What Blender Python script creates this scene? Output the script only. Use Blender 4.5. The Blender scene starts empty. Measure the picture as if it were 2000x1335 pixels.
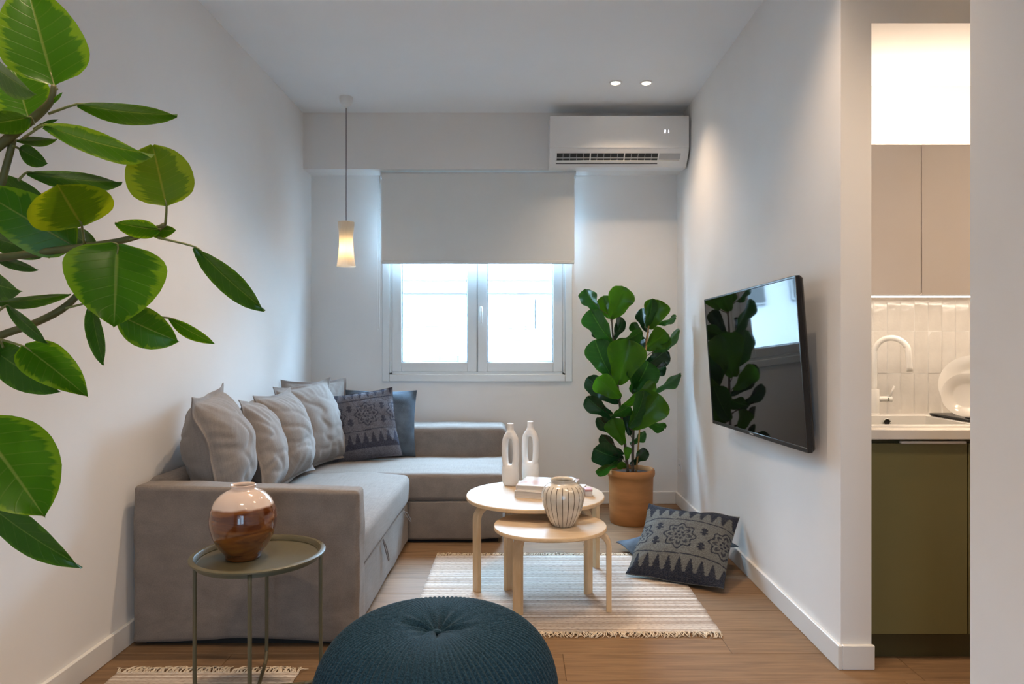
import bpy, bmesh, math, random
import numpy as np
from mathutils import Vector, Matrix, noise

random.seed(7)
SC = bpy.context.scene
COL = SC.collection
PI = math.pi

# ------------------------------------------------------------------ camera, light, exposure
F, CX, CY, CH = 1350.0, 1014.0, 671.0, 1.22      # focal length and principal point for a 2000x1335 frame, eye height
cam_d = bpy.data.cameras.new('camera')
cam_d.sensor_width = 36.0
cam_d.lens = 36.0 * F / 2000.0
cam_d.shift_x = -14.0 / 2000.0
cam_d.shift_y = 3.5 / 2000.0
cam_d.clip_start = 0.05
cam = bpy.data.objects.new('camera', cam_d)
COL.objects.link(cam)
cam.location = (0, 0, CH)
cam.rotation_euler = (PI / 2, 0, 0)
SC.camera = cam

SKY = 52.0
world = bpy.data.worlds.new('overcast_sky')
SC.world = world
world.use_nodes = True
wb = world.node_tree.nodes['Background']
wb.inputs[0].default_value = (0.46, 0.725, 1.0, 1)
wb.inputs[1].default_value = SKY

WARM = (1.0, 0.74, 0.50)
KIT = (1.0, 0.80, 0.60)
SC.view_settings.view_transform = 'Standard'
SC.view_settings.look = 'None'
SC.view_settings.exposure = 0.4
SC.view_settings.gamma = 1.0
SC.view_settings.use_curve_mapping = False
SC.cycles.max_bounces = 10
SC.cycles.diffuse_bounces = 6
SC.cycles.transparent_max_bounces = 12
SC.cycles.sample_clamp_indirect = 12.0
SC.cycles.use_denoising = True
SC.cycles.caustics_reflective = False
SC.cycles.caustics_refractive = False


def add_light(name, kind, loc, energy, color, rot=(0, 0, 0), parent=None, **kw):
    d = bpy.data.lights.new(name, kind)
    d.energy = energy
    d.color = color
    for k, v in kw.items():
        setattr(d, k, v)
    o = bpy.data.objects.new(name, d)
    COL.objects.link(o)
    o.location = loc
    o.rotation_euler = rot
    if parent is not None:
        o.parent = parent
        o.matrix_parent_inverse = Matrix.Translation(parent.location).inverted()
    return o


# high sun over the roof, shining on the building across the street
add_light('sun', 'SUN', (0, -5, 12), 9.0, (0.80, 0.91, 1.0), (math.radians(48), 0, math.radians(-14)), angle=math.radians(0.5))

# daylight portal in the window opening (guides sampling only)
portal = add_light('window_portal', 'AREA', (-0.32, 5.45, 1.66), 1.0, (1, 1, 1), (-PI / 2, 0, 0), shape='RECTANGLE', size=1.45, size_y=1.5)
portal.data.cycles.is_portal = True
portal2 = add_light('fill_door_portal', 'AREA', (.05, -1.9, 1.13), 1.0, (1, 1, 1), (PI / 2, 0, 0), shape='RECTANGLE', size=1.6, size_y=2.25)
portal2.data.cycles.is_portal = True

# ------------------------------------------------------------------ helpers


def P(x, y, Y):
    """the room point that the photograph shows at pixel (x, y), at distance Y from the lens"""
    return Vector(((x - CX) / F * Y, Y, CH - (y - CY) / F * Y))


def tag(o, label=None, cat=None, group=None, kind=None):
    if label: o['label'] = label
    if cat: o['category'] = cat
    if group: o['group'] = group
    if kind: o['kind'] = kind
    return o


def thing(name, loc, label, cat, group=None, kind=None):
    o = bpy.data.objects.new(name, None)
    o.empty_display_size = 0.05
    COL.objects.link(o)
    o.location = loc
    return tag(o, label, cat, group, kind)


def attach(o, parent):
    if parent is not None:
        o.parent = parent
        m = Matrix.Identity(4)
        chain = parent
        while chain is not None:
            if chain.type == 'EMPTY':
                m = Matrix.Translation(chain.location)
                break
            chain = chain.parent
        # meshes built in room coordinates stay where they are
        if parent.type == 'EMPTY':
            o.matrix_parent_inverse = Matrix.Translation(parent.location).inverted()


def mesh_data(name, verts, faces, mats, smooth=True, midx=None, uvs=None, cols=None):
    me = bpy.data.meshes.new(name)
    me.from_pydata([tuple(v) for v in verts], [], faces)
    for m in (mats if isinstance(mats, (list, tuple)) else [mats]):
        me.materials.append(m)
    if smooth:
        me.polygons.foreach_set('use_smooth', [True] * len(me.polygons))
    if midx is not None:
        me.polygons.foreach_set('material_index', midx)
    if uvs is not None:
        uvl = me.uv_layers.new(name='UVMap')
        li = np.empty(len(me.loops), dtype=np.int32)
        me.loops.foreach_get('vertex_index', li)
        uvl.data.foreach_set('uv', np.asarray(uvs, dtype=np.float32)[li].ravel())
    if cols is not None:
        a = me.color_attributes.new('Col', 'FLOAT_COLOR', 'POINT')
        c = np.ones((len(verts), 4), dtype=np.float32)
        c[:, :3] = cols
        a.data.foreach_set('color', c.ravel())
    me.update()
    return me


def put(name, me, parent=None):
    o = bpy.data.objects.new(name, me)
    COL.objects.link(o)
    attach(o, parent)
    return o


class MB:
    """collects shapes and links them as one mesh object"""

    def __init__(s):
        s.v, s.f, s.m, s.uv = [], [], [], []
        s.has_uv = False

    def add(s, verts, faces, mi=0, uvs=None):
        b = len(s.v)
        s.v += [Vector(q) for q in verts]
        s.f += [tuple(i + b for i in f) for f in faces]
        s.m += [mi] * len(faces)
        if uvs is None:
            s.uv += [(0.5, 0.5)] * len(verts)
        else:
            s.uv += list(uvs)
            s.has_uv = True
        return s

    def box(s, x0, x1, y0, y1, z0, z1, mi=0):
        v = [(x, y, z) for z in (z0, z1) for y in (y0, y1) for x in (x0, x1)]
        return s.add(v, [(0, 2, 3, 1), (4, 5, 7, 6), (0, 1, 5, 4), (2, 6, 7, 3), (0, 4, 6, 2), (1, 3, 7, 5)], mi)

    def bbox(s, x0, x1, y0, y1, z0, z1, b, mi=0):
        """box with chamfered edges"""
        b = min(b, (x1 - x0) * .49, (y1 - y0) * .49, (z1 - z0) * .49)
        bm = bmesh.new()
        bmesh.ops.create_cube(bm, size=1.0)
        for v in bm.verts:
            v.co = Vector((x0 if v.co.x < 0 else x1, y0 if v.co.y < 0 else y1, z0 if v.co.z < 0 else z1))
        bmesh.ops.bevel(bm, geom=list(bm.edges), offset=b, segments=1, profile=0.5, affect='EDGES')
        bm.verts.index_update()
        s.add([v.co.copy() for v in bm.verts], [tuple(v.index for v in f.verts) for f in bm.faces], mi)
        bm.free()
        return s

    def lathe(s, prof, c=(0, 0, 0), n=48, mi=0, close=False):
        c = Vector(c)
        v, f = [], []
        for (r, z) in prof:
            for k in range(n):
                a = 2 * PI * k / n
                v.append(c + Vector((r * math.cos(a), r * math.sin(a), z)))
        m = len(prof)
        for i in range(m - 1 if not close else m):
            j = (i + 1) % m
            for k in range(n):
                l = (k + 1) % n
                f.append((i * n + k, i * n + l, j * n + l, j * n + k))
        if not close:
            if prof[0][0] > 1e-6: f.append(tuple(reversed(range(n))))
            if prof[-1][0] > 1e-6: f.append(tuple((m - 1) * n + k for k in range(n)))
        return s.add(v, f, mi)

    def tube(s, pts, r, n=8, mi=0, smooth=3, caps=True):
        pts = [Vector(p) for p in pts]
        rs = r if isinstance(r, (list, tuple)) else [r] * len(pts)
        if smooth > 1 and len(pts) > 2:
            q, qr = [], []
            for i in range(len(pts) - 1):
                p0 = pts[max(i - 1, 0)]; p1 = pts[i]; p2 = pts[i + 1]; p3 = pts[min(i + 2, len(pts) - 1)]
                for k in range(smooth):
                    t = k / smooth
                    q.append(0.5 * ((2 * p1) + (p2 - p0) * t + (2 * p0 - 5 * p1 + 4 * p2 - p3) * t * t + (3 * p1 - p0 - 3 * p2 + p3) * t ** 3))
                    qr.append(rs[i] * (1 - t) + rs[i + 1] * t)
            q.append(pts[-1]); qr.append(rs[-1])
            pts, rs = q, qr
        v, f = [], []
        up = None
        for i, p in enumerate(pts):
            d = (pts[min(i + 1, len(pts) - 1)] - pts[max(i - 1, 0)])
            d = d.normalized() if d.length > 1e-9 else Vector((0, 0, 1))
            if up is None:
                up = Vector((0, 0, 1)) if abs(d.z) < 0.9 else Vector((1, 0, 0))
            side = d.cross(up)
            if side.length < 1e-6: side = d.orthogonal()
            side.normalize()
            up = side.cross(d).normalized()
            for k in range(n):
                a = 2 * PI * k / n
                v.append(p + (side * math.cos(a) + up * math.sin(a)) * rs[i])
        for i in range(len(pts) - 1):
            for k in range(n):
                l = (k + 1) % n
                f.append((i * n + k, i * n + l, (i + 1) * n + l, (i + 1) * n + k))
        if caps:
            f.append(tuple(reversed(range(n))))
            f.append(tuple((len(pts) - 1) * n + k for k in range(n)))
        return s.add(v, f, mi)

    def build(s, name, mats, parent=None, smooth=True, angle=None):
        me = mesh_data(name, s.v, s.f, mats, smooth, s.m, s.uv if s.has_uv else None)
        if angle is not None and smooth:
            try:
                me.set_sharp_from_angle(angle=math.radians(angle))
            except Exception:
                pass
        return put(name, me, parent)


def rbox(x0, x1, y0, y1, z0, z1, r, n=14, amp=0.0, freq=(6, 6, 6), seed=0.0, warp=None):
    """soft rounded box with slight cloth wrinkles; n divisions per side"""
    r = min(r, (x1 - x0) / 2 * .98, (y1 - y0) / 2 * .98, (z1 - z0) / 2 * .98)

    def axis(a, b):
        step = max((b - a) / n, 0.02)
        k = max(2, int((b - a - 2 * r) / step))
        e = [a + r * t for t in (0, .12, .3, .55, .8)]
        e2 = [b - r * t for t in (.8, .55, .3, .12, 0)]
        mid = [a + r + (b - a - 2 * r) * i / k for i in range(k + 1)]
        return e + mid + e2

    ax = [axis(x0, x1), axis(y0, y1), axis(z0, z1)]
    lo, hi = Vector((x0 + r, y0 + r, z0 + r)), Vector((x1 - r, y1 - r, z1 - r))
    ids, V, Fc = {}, [], []

    def vert(p):
        key = (round(p[0], 5), round(p[1], 5), round(p[2], 5))
        if key in ids: return ids[key]
        p = Vector(p)
        q = Vector((min(max(p.x, lo.x), hi.x), min(max(p.y, lo.y), hi.y), min(max(p.z, lo.z), hi.z)))
        d = p - q
        nn = d.normalized() if d.length > 1e-9 else Vector((0, 0, 1))
        w = q + nn * r
        if amp:
            a = noise.noise(Vector((w.x * freq[0] + seed, w.y * freq[1], w.z * freq[2])))
            b = noise.noise(Vector((w.x * freq[0] * 2.7 + seed + 9, w.y * freq[1] * 2.7, w.z * freq[2] * 2.7)))
            w = w + nn * (amp * (a + 0.45 * b))
        if warp: w = warp(w)
        ids[key] = len(V)
        V.append(w)
        return ids[key]

    for a in range(3):
        b, c = (a + 1) % 3, (a + 2) % 3
        for end in (0, 1):
            va = ax[a][0] if end == 0 else ax[a][-1]
            for i in range(len(ax[b]) - 1):
                for j in range(len(ax[c]) - 1):
                    q = []
                    for (bi, cj) in ((i, j), (i + 1, j), (i + 1, j + 1), (i, j + 1)):
                        p = [0, 0, 0]
                        p[a], p[b], p[c] = va, ax[b][bi], ax[c][cj]
                        q.append(vert(p))
                    Fc.append(tuple(q) if end else tuple(reversed(q)))
    return V, Fc


def soft(name, parent, mat, *a, **k):
    V, Fc = rbox(*a, **k)
    return put(name, mesh_data(name, V, Fc, mat), parent)


# ------------------------------------------------------------------ materials
def new_mat(name):
    m = bpy.data.materials.new(name)
    m.use_nodes = True
    nt = m.node_tree
    return m, nt, nt.nodes['Principled BSDF'], nt.nodes['Material Output']


def N(nt, kind, **kw):
    n = nt.nodes.new(kind)
    for k, v in kw.items():
        if k.startswith('i_'):
            n.inputs[k[2:].replace('_', ' ')].default_value = v
        else:
            setattr(n, k, v)
    return n


def ramp(nt, src, stops):
    r = nt.nodes.new('ShaderNodeValToRGB')
    el = r.color_ramp.elements
    while len(el) < len(stops): el.new(0.5)
    for e, (p, c) in zip(el, stops):
        e.position = p
        e.color = (c[0], c[1], c[2], 1) if not isinstance(c, float) else (c, c, c, 1)
    nt.links.new(src, r.inputs[0])
    return r


def coords(nt, scale=(1, 1, 1), kind='Object'):
    tc = nt.nodes.new('ShaderNodeTexCoord')
    mp = nt.nodes.new('ShaderNodeMapping')
    mp.inputs['Scale'].default_value = scale
    nt.links.new(tc.outputs[kind], mp.inputs[0])
    return mp.outputs[0]


def mat(name, col, rough=0.5, var=0.06, nscale=8.0, bump=0.0, bscale=200.0, metallic=0.0, spec=0.5, coat=0.0, stretch=(1, 1, 1), sheen=0.0):
    m, nt, bs, out = new_mat(name)
    co = coords(nt, stretch)
    nz = N(nt, 'ShaderNodeTexNoise', i_Scale=nscale, i_Detail=4.0)
    nt.links.new(co, nz.inputs['Vector'])
    c0 = tuple(max(0, c * (1 - var)) for c in col)
    c1 = tuple(min(1, c * (1 + var)) for c in col)
    r = ramp(nt, nz.outputs['Fac'], [(0.3, c0), (0.7, c1)])
    nt.links.new(r.outputs[0], bs.inputs['Base Color'])
    bs.inputs['Roughness'].default_value = rough
    bs.inputs['Metallic'].default_value = metallic
    bs.inputs['Specular IOR Level'].default_value = spec
    bs.inputs['Coat Weight'].default_value = coat
    bs.inputs['Coat Roughness'].default_value = 0.05
    if sheen:
        bs.inputs['Sheen Weight'].default_value = sheen
    if bump:
        n2 = N(nt, 'ShaderNodeTexNoise', i_Scale=bscale, i_Detail=3.0)
        nt.links.new(co, n2.inputs['Vector'])
        b = N(nt, 'ShaderNodeBump', i_Strength=bump, i_Distance=0.002)
        nt.links.new(n2.outputs['Fac'], b.inputs['Height'])
        nt.links.new(b.outputs[0], bs.inputs['Normal'])
    return m


def fabric(name, col, var=0.10, weave=900.0, bump=0.35, fine=0.12):
    """woven cloth: fine thread noise in two directions"""
    m, nt, bs, out = new_mat(name)
    tc = nt.nodes.new('ShaderNodeTexCoord')
    outs = []
    for sc in ((weave, weave * .05, weave), (weave * .05, weave, weave * .05)):
        mp = N(nt, 'ShaderNodeMapping')
        mp.inputs['Scale'].default_value = sc
        nt.links.new(tc.outputs['Object'], mp.inputs[0])
        nz = N(nt, 'ShaderNodeTexNoise', i_Scale=0.35, i_Detail=2.0)
        nt.links.new(mp.outputs[0], nz.inputs['Vector'])
        outs.append(nz.outputs['Fac'])
    ad = N(nt, 'ShaderNodeMath', operation='ADD')
    nt.links.new(outs[0], ad.inputs[0]); nt.links.new(outs[1], ad.inputs[1])
    hf = N(nt, 'ShaderNodeMath', operation='MULTIPLY')
    hf.inputs[1].default_value = 0.5
    nt.links.new(ad.outputs[0], hf.inputs[0])
    r = ramp(nt, hf.outputs[0], [(0.35, tuple(c * (1 - var) for c in col)), (0.65, tuple(min(1, c * (1 + var)) for c in col))])
    nt.links.new(r.outputs[0], bs.inputs['Base Color'])
    bs.inputs['Roughness'].default_value = 0.9
    bs.inputs['Specular IOR Level'].default_value = 0.2
    bs.inputs['Sheen Weight'].default_value = 0.15
    b = N(nt, 'ShaderNodeBump', i_Strength=bump, i_Distance=0.0015)
    nt.links.new(hf.outputs[0], b.inputs['Height'])
    nt.links.new(b.outputs[0], bs.inputs['Normal'])
    return m


def painted_cloth(name, rough=0.95):
    """cloth whose woven pattern comes from the mesh's colour attribute"""
    m, nt, bs, out = new_mat(name)
    at = N(nt, 'ShaderNodeAttribute', attribute_name='Col')
    co = coords(nt)
    nz = N(nt, 'ShaderNodeTexNoise', i_Scale=260.0, i_Detail=3.0)
    nt.links.new(co, nz.inputs['Vector'])
    r = ramp(nt, nz.outputs['Fac'], [(0.3, (0.6, 0.6, 0.6)), (0.7, (1.25, 1.25, 1.25))])
    mx = N(nt, 'ShaderNodeMix', data_type='RGBA', blend_type='MULTIPLY')
    mx.inputs[0].default_value = 1.0
    nt.links.new(at.outputs['Color'], mx.inputs[6]); nt.links.new(r.outputs[0], mx.inputs[7])
    nt.links.new(mx.outputs[2], bs.inputs['Base Color'])
    bs.inputs['Roughness'].default_value = rough
    bs.inputs['Specular IOR Level'].default_value = 0.15
    b = N(nt, 'ShaderNodeBump', i_Strength=0.5, i_Distance=0.003)
    nt.links.new(nz.outputs['Fac'], b.inputs['Height'])
    nt.links.new(b.outputs[0], bs.inputs['Normal'])
    return m


def emitter(name, col, strength):
    m, nt, bs, out = new_mat(name)
    nt.nodes.remove(bs)
    e = N(nt, 'ShaderNodeEmission')
    e.inputs[0].default_value = (*col, 1)
    e.inputs[1].default_value = strength
    nt.links.new(e.outputs[0], out.inputs[0])
    return m


def glass_mat(name, tint=(1, 1, 1)):
    m, nt, bs, out = new_mat(name)
    nt.nodes.remove(bs)
    t = N(nt, 'ShaderNodeBsdfTransparent'); t.inputs[0].default_value = (*tint, 1)
    g = N(nt, 'ShaderNodeBsdfGlossy'); g.inputs['Roughness'].default_value = 0.02
    lw = N(nt, 'ShaderNodeLayerWeight'); lw.inputs[0].default_value = 0.5
    pw = N(nt, 'ShaderNodeMath', operation='POWER'); pw.inputs[1].default_value = 5.0
    nt.links.new(lw.outputs['Facing'], pw.inputs[0])
    ma = N(nt, 'ShaderNodeMath', operation='MULTIPLY_ADD'); ma.inputs[1].default_value = 0.95; ma.inputs[2].default_value = 0.04
    nt.links.new(pw.outputs[0], ma.inputs[0])
    mx = N(nt, 'ShaderNodeMixShader')
    nt.links.new(ma.outputs[0], mx.inputs[0]); nt.links.new(t.outputs[0], mx.inputs[1]); nt.links.new(g.outputs[0], mx.inputs[2])
    nt.links.new(mx.outputs[0], out.inputs[0])
    return m


def leaf_mat(name, dark, light, edge=0.75, vein=(0.20, 0.30, 0.06), trans=0.35, rough=0.32, nveins=9.0, vein_amt=0.6, feather=0.25, coat=0.2, underside=None):
    m, nt, bs, out = new_mat(name)
    tc = N(nt, 'ShaderNodeTexCoord')
    sep = N(nt, 'ShaderNodeSeparateXYZ')
    nt.links.new(tc.outputs['UV'], sep.inputs[0])

    def math_(op, a, b=None, c=None):
        n = N(nt, 'ShaderNodeMath', operation=op)
        for i, q in enumerate((a, b, c)):
            if q is None: continue
            if isinstance(q, (int, float)): n.inputs[i].default_value = q
            else: nt.links.new(q, n.inputs[i])
        return n.outputs[0]

    u = math_('ABSOLUTE', math_('MULTIPLY', math_('SUBTRACT', sep.outputs[0], 0.5), 2.0))
    v = sep.outputs[1]
    # feathered border along the side veins
    vv = math_('SUBTRACT', math_('MULTIPLY', v, nveins), math_('MULTIPLY', u, 1.6))
    cmb = N(nt, 'ShaderNodeCombineXYZ')
    nt.links.new(math_('MULTIPLY', vv, 1.6), cmb.inputs[0])
    nt.links.new(math_('MULTIPLY', sep.outputs[0], 1.3), cmb.inputs[1])
    oi = N(nt, 'ShaderNodeObjectInfo')
    nt.links.new(math_('MULTIPLY', oi.outputs['Random'], 50.0), cmb.inputs[2])
    nz = N(nt, 'ShaderNodeTexNoise', i_Scale=1.3, i_Detail=3.0)
    nt.links.new(cmb.outputs[0], nz.inputs['Vector'])
    thr = math_('ADD', u, math_('MULTIPLY', math_('SUBTRACT', nz.outputs['Fac'], 0.5), feather * 4))
    mask = N(nt, 'ShaderNodeMapRange'); mask.inputs[1].default_value = edge - 0.05; mask.inputs[2].default_value = edge + 0.05
    nt.links.new(thr, mask.inputs[0])
    mx = N(nt, 'ShaderNodeMix', data_type='RGBA')
    nt.links.new(mask.outputs[0], mx.inputs[0])
    mx.inputs[6].default_value = (*dark, 1); mx.inputs[7].default_value = (*light, 1)
    # veins
    fr = math_('ABSOLUTE', math_('SUBTRACT', math_('FRACT', vv), 0.5))
    side = N(nt, 'ShaderNodeMapRange'); side.inputs[1].default_value = 0.0; side.inputs[2].default_value = 0.07; side.inputs[3].default_value = 1.0; side.inputs[4].default_value = 0.0
    nt.links.new(fr, side.inputs[0])
    mid = N(nt, 'ShaderNodeMapRange'); mid.inputs[1].default_value = 0.015; mid.inputs[2].default_value = 0.045; mid.inputs[3].default_value = 1.6; mid.inputs[4].default_value = 0.0
    nt.links.new(u, mid.inputs[0])
    vn = math_('MINIMUM', math_('MULTIPLY', math_('ADD', math_('MULTIPLY', side.outputs[0], 0.45), mid.outputs[0]), vein_amt), 1.0)
    mv = N(nt, 'ShaderNodeMix', data_type='RGBA')
    nt.links.new(vn, mv.inputs[0]); nt.links.new(mx.outputs[2], mv.inputs[6])
    mv.inputs[7].default_value = (*vein, 1)
    col = mv.outputs[2]
    if underside:
        ge = N(nt, 'ShaderNodeNewGeometry')
        mu = N(nt, 'ShaderNodeMix', data_type='RGBA')
        nt.links.new(math_('MULTIPLY', ge.outputs['Backfacing'], 0.7), mu.inputs[0])
        nt.links.new(col, mu.inputs[6]); mu.inputs[7].default_value = (*underside, 1)
        col = mu.outputs[2]
    nt.links.new(col, bs.inputs['Base Color'])
    bs.inputs['Roughness'].default_value = rough
    bs.inputs['Specular IOR Level'].default_value = 0.16
    bs.inputs['Coat Weight'].default_value = coat
    bs.inputs['Coat Roughness'].default_value = 0.18
    tr = N(nt, 'ShaderNodeBsdfTranslucent')
    br = N(nt, 'ShaderNodeMix', data_type='RGBA', blend_type='MULTIPLY')
    br.inputs[0].default_value = 1.0
    nt.links.new(col, br.inputs[6]); br.inputs[7].default_value = (1.7, 1.5, 0.7, 1)
    nt.links.new(br.outputs[2], tr.inputs[0])
    ms = N(nt, 'ShaderNodeMixShader'); ms.inputs[0].default_value = trans
    nt.links.new(bs.outputs[0], ms.inputs[1]); nt.links.new(tr.outputs[0], ms.inputs[2])
    nt.links.new(ms.outputs[0], out.inputs[0])
    bp = N(nt, 'ShaderNodeBump', i_Strength=0.2, i_Distance=0.004)
    bp.invert = True
    nt.links.new(vn, bp.inputs['Height'])
    nt.links.new(bp.outputs[0], bs.inputs['Normal'])
    return m


def wood(name, c0, c1, rough=0.45, scale=(1, 14, 14), nscale=6.0, per_object=0.0, bump=0.05, coat=0.0):
    m, nt, bs, out = new_mat(name)
    tc = N(nt, 'ShaderNodeTexCoord')
    mp = N(nt, 'ShaderNodeMapping'); mp.inputs['Scale'].default_value = scale
    nt.links.new(tc.outputs['Object'], mp.inputs[0])
    oi = N(nt, 'ShaderNodeObjectInfo')
    off = N(nt, 'ShaderNodeVectorMath', operation='SCALE')
    cb = N(nt, 'ShaderNodeCombineXYZ')
    for i in range(3): nt.links.new(oi.outputs['Random'], cb.inputs[i])
    nt.links.new(cb.outputs[0], off.inputs[0]); off.inputs['Scale'].default_value = 37.0
    ad = N(nt, 'ShaderNodeVectorMath', operation='ADD')
    nt.links.new(mp.outputs[0], ad.inputs[0]); nt.links.new(off.outputs[0], ad.inputs[1])
    nz = N(nt, 'ShaderNodeTexNoise', i_Scale=nscale, i_Detail=6.0, i_Roughness=0.6, i_Distortion=0.4)
    nt.links.new(ad.outputs[0], nz.inputs['Vector'])
    r = ramp(nt, nz.outputs['Fac'], [(0.30, c0), (0.72, c1)])
    col = r.outputs[0]
    if per_object:
        hs = N(nt, 'ShaderNodeHueSaturation')
        mr = N(nt, 'ShaderNodeMapRange'); mr.inputs[3].default_value = 1 - per_object; mr.inputs[4].default_value = 1 + per_object
        nt.links.new(oi.outputs['Random'], mr.inputs[0]); nt.links.new(mr.outputs[0], hs.inputs['Value'])
        nt.links.new(col, hs.inputs['Color']); col = hs.outputs[0]
    nt.links.new(col, bs.inputs['Base Color'])
    bs.inputs['Roughness'].default_value = rough
    bs.inputs['Coat Weight'].default_value = coat
    bs.inputs['Specular IOR Level'].default_value = 0.3
    b = N(nt, 'ShaderNodeBump', i_Strength=bump, i_Distance=0.002)
    nt.links.new(nz.outputs['Fac'], b.inputs['Height']); nt.links.new(b.outputs[0], bs.inputs['Normal'])
    return m


M = {}
M['wall'] = mat('wall_paint', (0.79, 0.775, 0.76), 0.85, 0.015, 3.0, 0.05, 150.0, spec=0.2)
M['ceiling'] = mat('ceiling_paint', (0.84, 0.87, 0.90), 0.9, 0.01, 3.0, 0.03, 120.0, spec=0.2)
M['trim'] = mat('white_trim_paint', (0.74, 0.73, 0.71), 0.45, 0.01, 5.0)
M['plank'] = wood('oak_vinyl_plank', (0.155, 0.090, 0.046), (0.275, 0.168, 0.090), 0.62, (1.2, 22, 10), 3.2, 0.10, 0.06)
M['subfloor'] = mat('dark_joint', (0.10, 0.06, 0.03), 0.8)
M['birch'] = wood('birch_veneer', (0.62, 0.42, 0.23), (0.74, 0.54, 0.33), 0.42, (3, 22, 3), 2.5, 0.03, 0.03, 0.1)
M['birch_top'] = wood('pale_birch_top', (0.47, 0.35, 0.23), (0.54, 0.42, 0.30), 0.5, (2, 16, 3), 2.5, 0.02, 0.02, 0.0)
M['sofa'] = fabric('grey_sofa_cloth', (0.205, 0.174, 0.152), 0.16, 700.0, 0.35)
M['cushion'] = fabric('grey_cushion_cloth', (0.235, 0.210, 0.195), 0.10, 900.0, 0.25)
M['dark'] = mat('dark_gap', (0.02, 0.018, 0.017), 0.9)  # near-black colour stands in for shade in gaps and holes
M['pattern'] = painted_cloth('woven_pattern_cloth')
M['blue_cloth'] = mat('faded_blue_cloth', (0.085, 0.11, 0.14), 0.95, 0.35, 9.0, 0.5, 300.0, spec=0.15)
M['cord'] = mat('grey_cord', (0.18, 0.17, 0.175), 0.9)
M['olive'] = mat('olive_metal', (0.098, 0.084, 0.045), 0.45, 0.03, 20.0, 0.05, 400.0)
M['terracotta'] = mat('terracotta', (0.42, 0.18, 0.055), 0.7, 0.16, 5.0, 0.2, 60.0, stretch=(1, 1, 3.5))
M['soil'] = mat('potting_soil', (0.05, 0.03, 0.02), 0.95, 0.4, 60.0, 1.0, 90.0)
M['white_ceramic'] = mat('matt_white_ceramic', (0.72, 0.68, 0.64), 0.55, 0.02, 10.0, 0.05, 200.0)
M['white_plastic'] = mat('white_plastic', (0.76, 0.76, 0.76), 0.3, 0.01, 10.0)
M['upvc'] = mat('white_window_profile', (0.74, 0.76, 0.76), 0.28, 0.01, 10.0)
M['gasket'] = mat('grey_gasket', (0.10, 0.11, 0.12), 0.6)
M['glass'] = glass_mat('window_glass', (0.97, 0.99, 1.0))
M['fill_door_glass'] = glass_mat('fill_door_tint', (0.30, 0.30, 0.30))  # tint sets how much fill daylight the added door passes
M['blind'] = mat('blind_fabric', (0.72, 0.735, 0.73), 0.85, 0.015, 6.0, 0.08, 700.0, spec=0.2)
M['black'] = mat('black_plastic', (0.012, 0.012, 0.013), 0.3, 0.1, 30.0)
M['screen'] = mat('glossy_black_screen', (0.004, 0.004, 0.005), 0.03, 0.0, 1.0, spec=0.4)
M['slot'] = mat('dark_vent_slot', (0.02, 0.025, 0.03), 0.6)
M['grey_plastic'] = mat('grey_plastic', (0.42, 0.43, 0.45), 0.4)
M['cab_grey'] = mat('matt_greige_front', (0.72, 0.67, 0.64), 0.5, 0.01, 5.0)
M['cab_green'] = mat('olive_green_front', (0.165, 0.152, 0.066), 0.38, 0.02, 5.0)
M['plinth'] = mat('dark_olive_plinth', (0.085, 0.075, 0.030), 0.45, 0.02, 5.0)
M['worktop'] = mat('white_worktop', (0.74, 0.71, 0.67), 0.25, 0.02, 12.0)
M['sink'] = mat('white_sink', (0.78, 0.76, 0.73), 0.2, 0.01, 12.0)
M['chrome'] = mat('chrome', (0.7, 0.7, 0.7), 0.12, 0.02, 10.0, metallic=1.0)
M['tile'] = mat('glazed_tile', (0.70, 0.665, 0.62), 0.16, 0.06, 14.0, 0.9, 22.0, coat=0.4)
M['grout'] = mat('white_grout', (0.80, 0.78, 0.75), 0.8, 0.03, 40.0)
M['plate'] = mat('white_glazed_plate', (0.80, 0.77, 0.73), 0.15, 0.01, 10.0, coat=0.4)
M['led'] = emitter('led_strip', (1.0, 0.86, 0.70), 13.0)
M['lamp_lens'] = emitter('downlight_lens', (1.0, 0.86, 0.66), 14.0)
M['bulb'] = emitter('warm_bulb', (1.0, 0.72, 0.36), 9.0)
M['display'] = emitter('white_digits', (0.85, 0.85, 1.0), 2.2)
M['branch'] = mat('green_brown_stem', (0.125, 0.115, 0.032), 0.6, 0.25, 25.0)
M['petiole'] = mat('light_green_stalk', (0.19, 0.19, 0.05), 0.5, 0.15, 25.0)
M['fig_stem'] = mat('fig_stem', (0.085, 0.055, 0.03), 0.7, 0.25, 40.0)
M['stake'] = mat('bamboo_stake', (0.52, 0.27, 0.08), 0.6, 0.1, 30.0)
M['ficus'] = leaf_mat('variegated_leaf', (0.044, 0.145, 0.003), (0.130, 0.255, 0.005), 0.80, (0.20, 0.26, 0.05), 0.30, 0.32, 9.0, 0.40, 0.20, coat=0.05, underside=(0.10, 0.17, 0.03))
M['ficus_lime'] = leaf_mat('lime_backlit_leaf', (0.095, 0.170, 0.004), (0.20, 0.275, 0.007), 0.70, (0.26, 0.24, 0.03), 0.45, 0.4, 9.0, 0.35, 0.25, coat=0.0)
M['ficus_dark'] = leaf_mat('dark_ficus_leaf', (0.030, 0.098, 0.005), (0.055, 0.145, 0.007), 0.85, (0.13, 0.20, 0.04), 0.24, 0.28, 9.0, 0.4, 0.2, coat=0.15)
M['fig'] = leaf_mat('fig_leaf', (0.018, 0.080, 0.012), (0.026, 0.10, 0.012), 0.9, (0.07, 0.20, 0.03), 0.25, 0.33, 7.0, 0.55, 0.2, coat=0.25, underside=(0.06, 0.13, 0.05))
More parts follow.
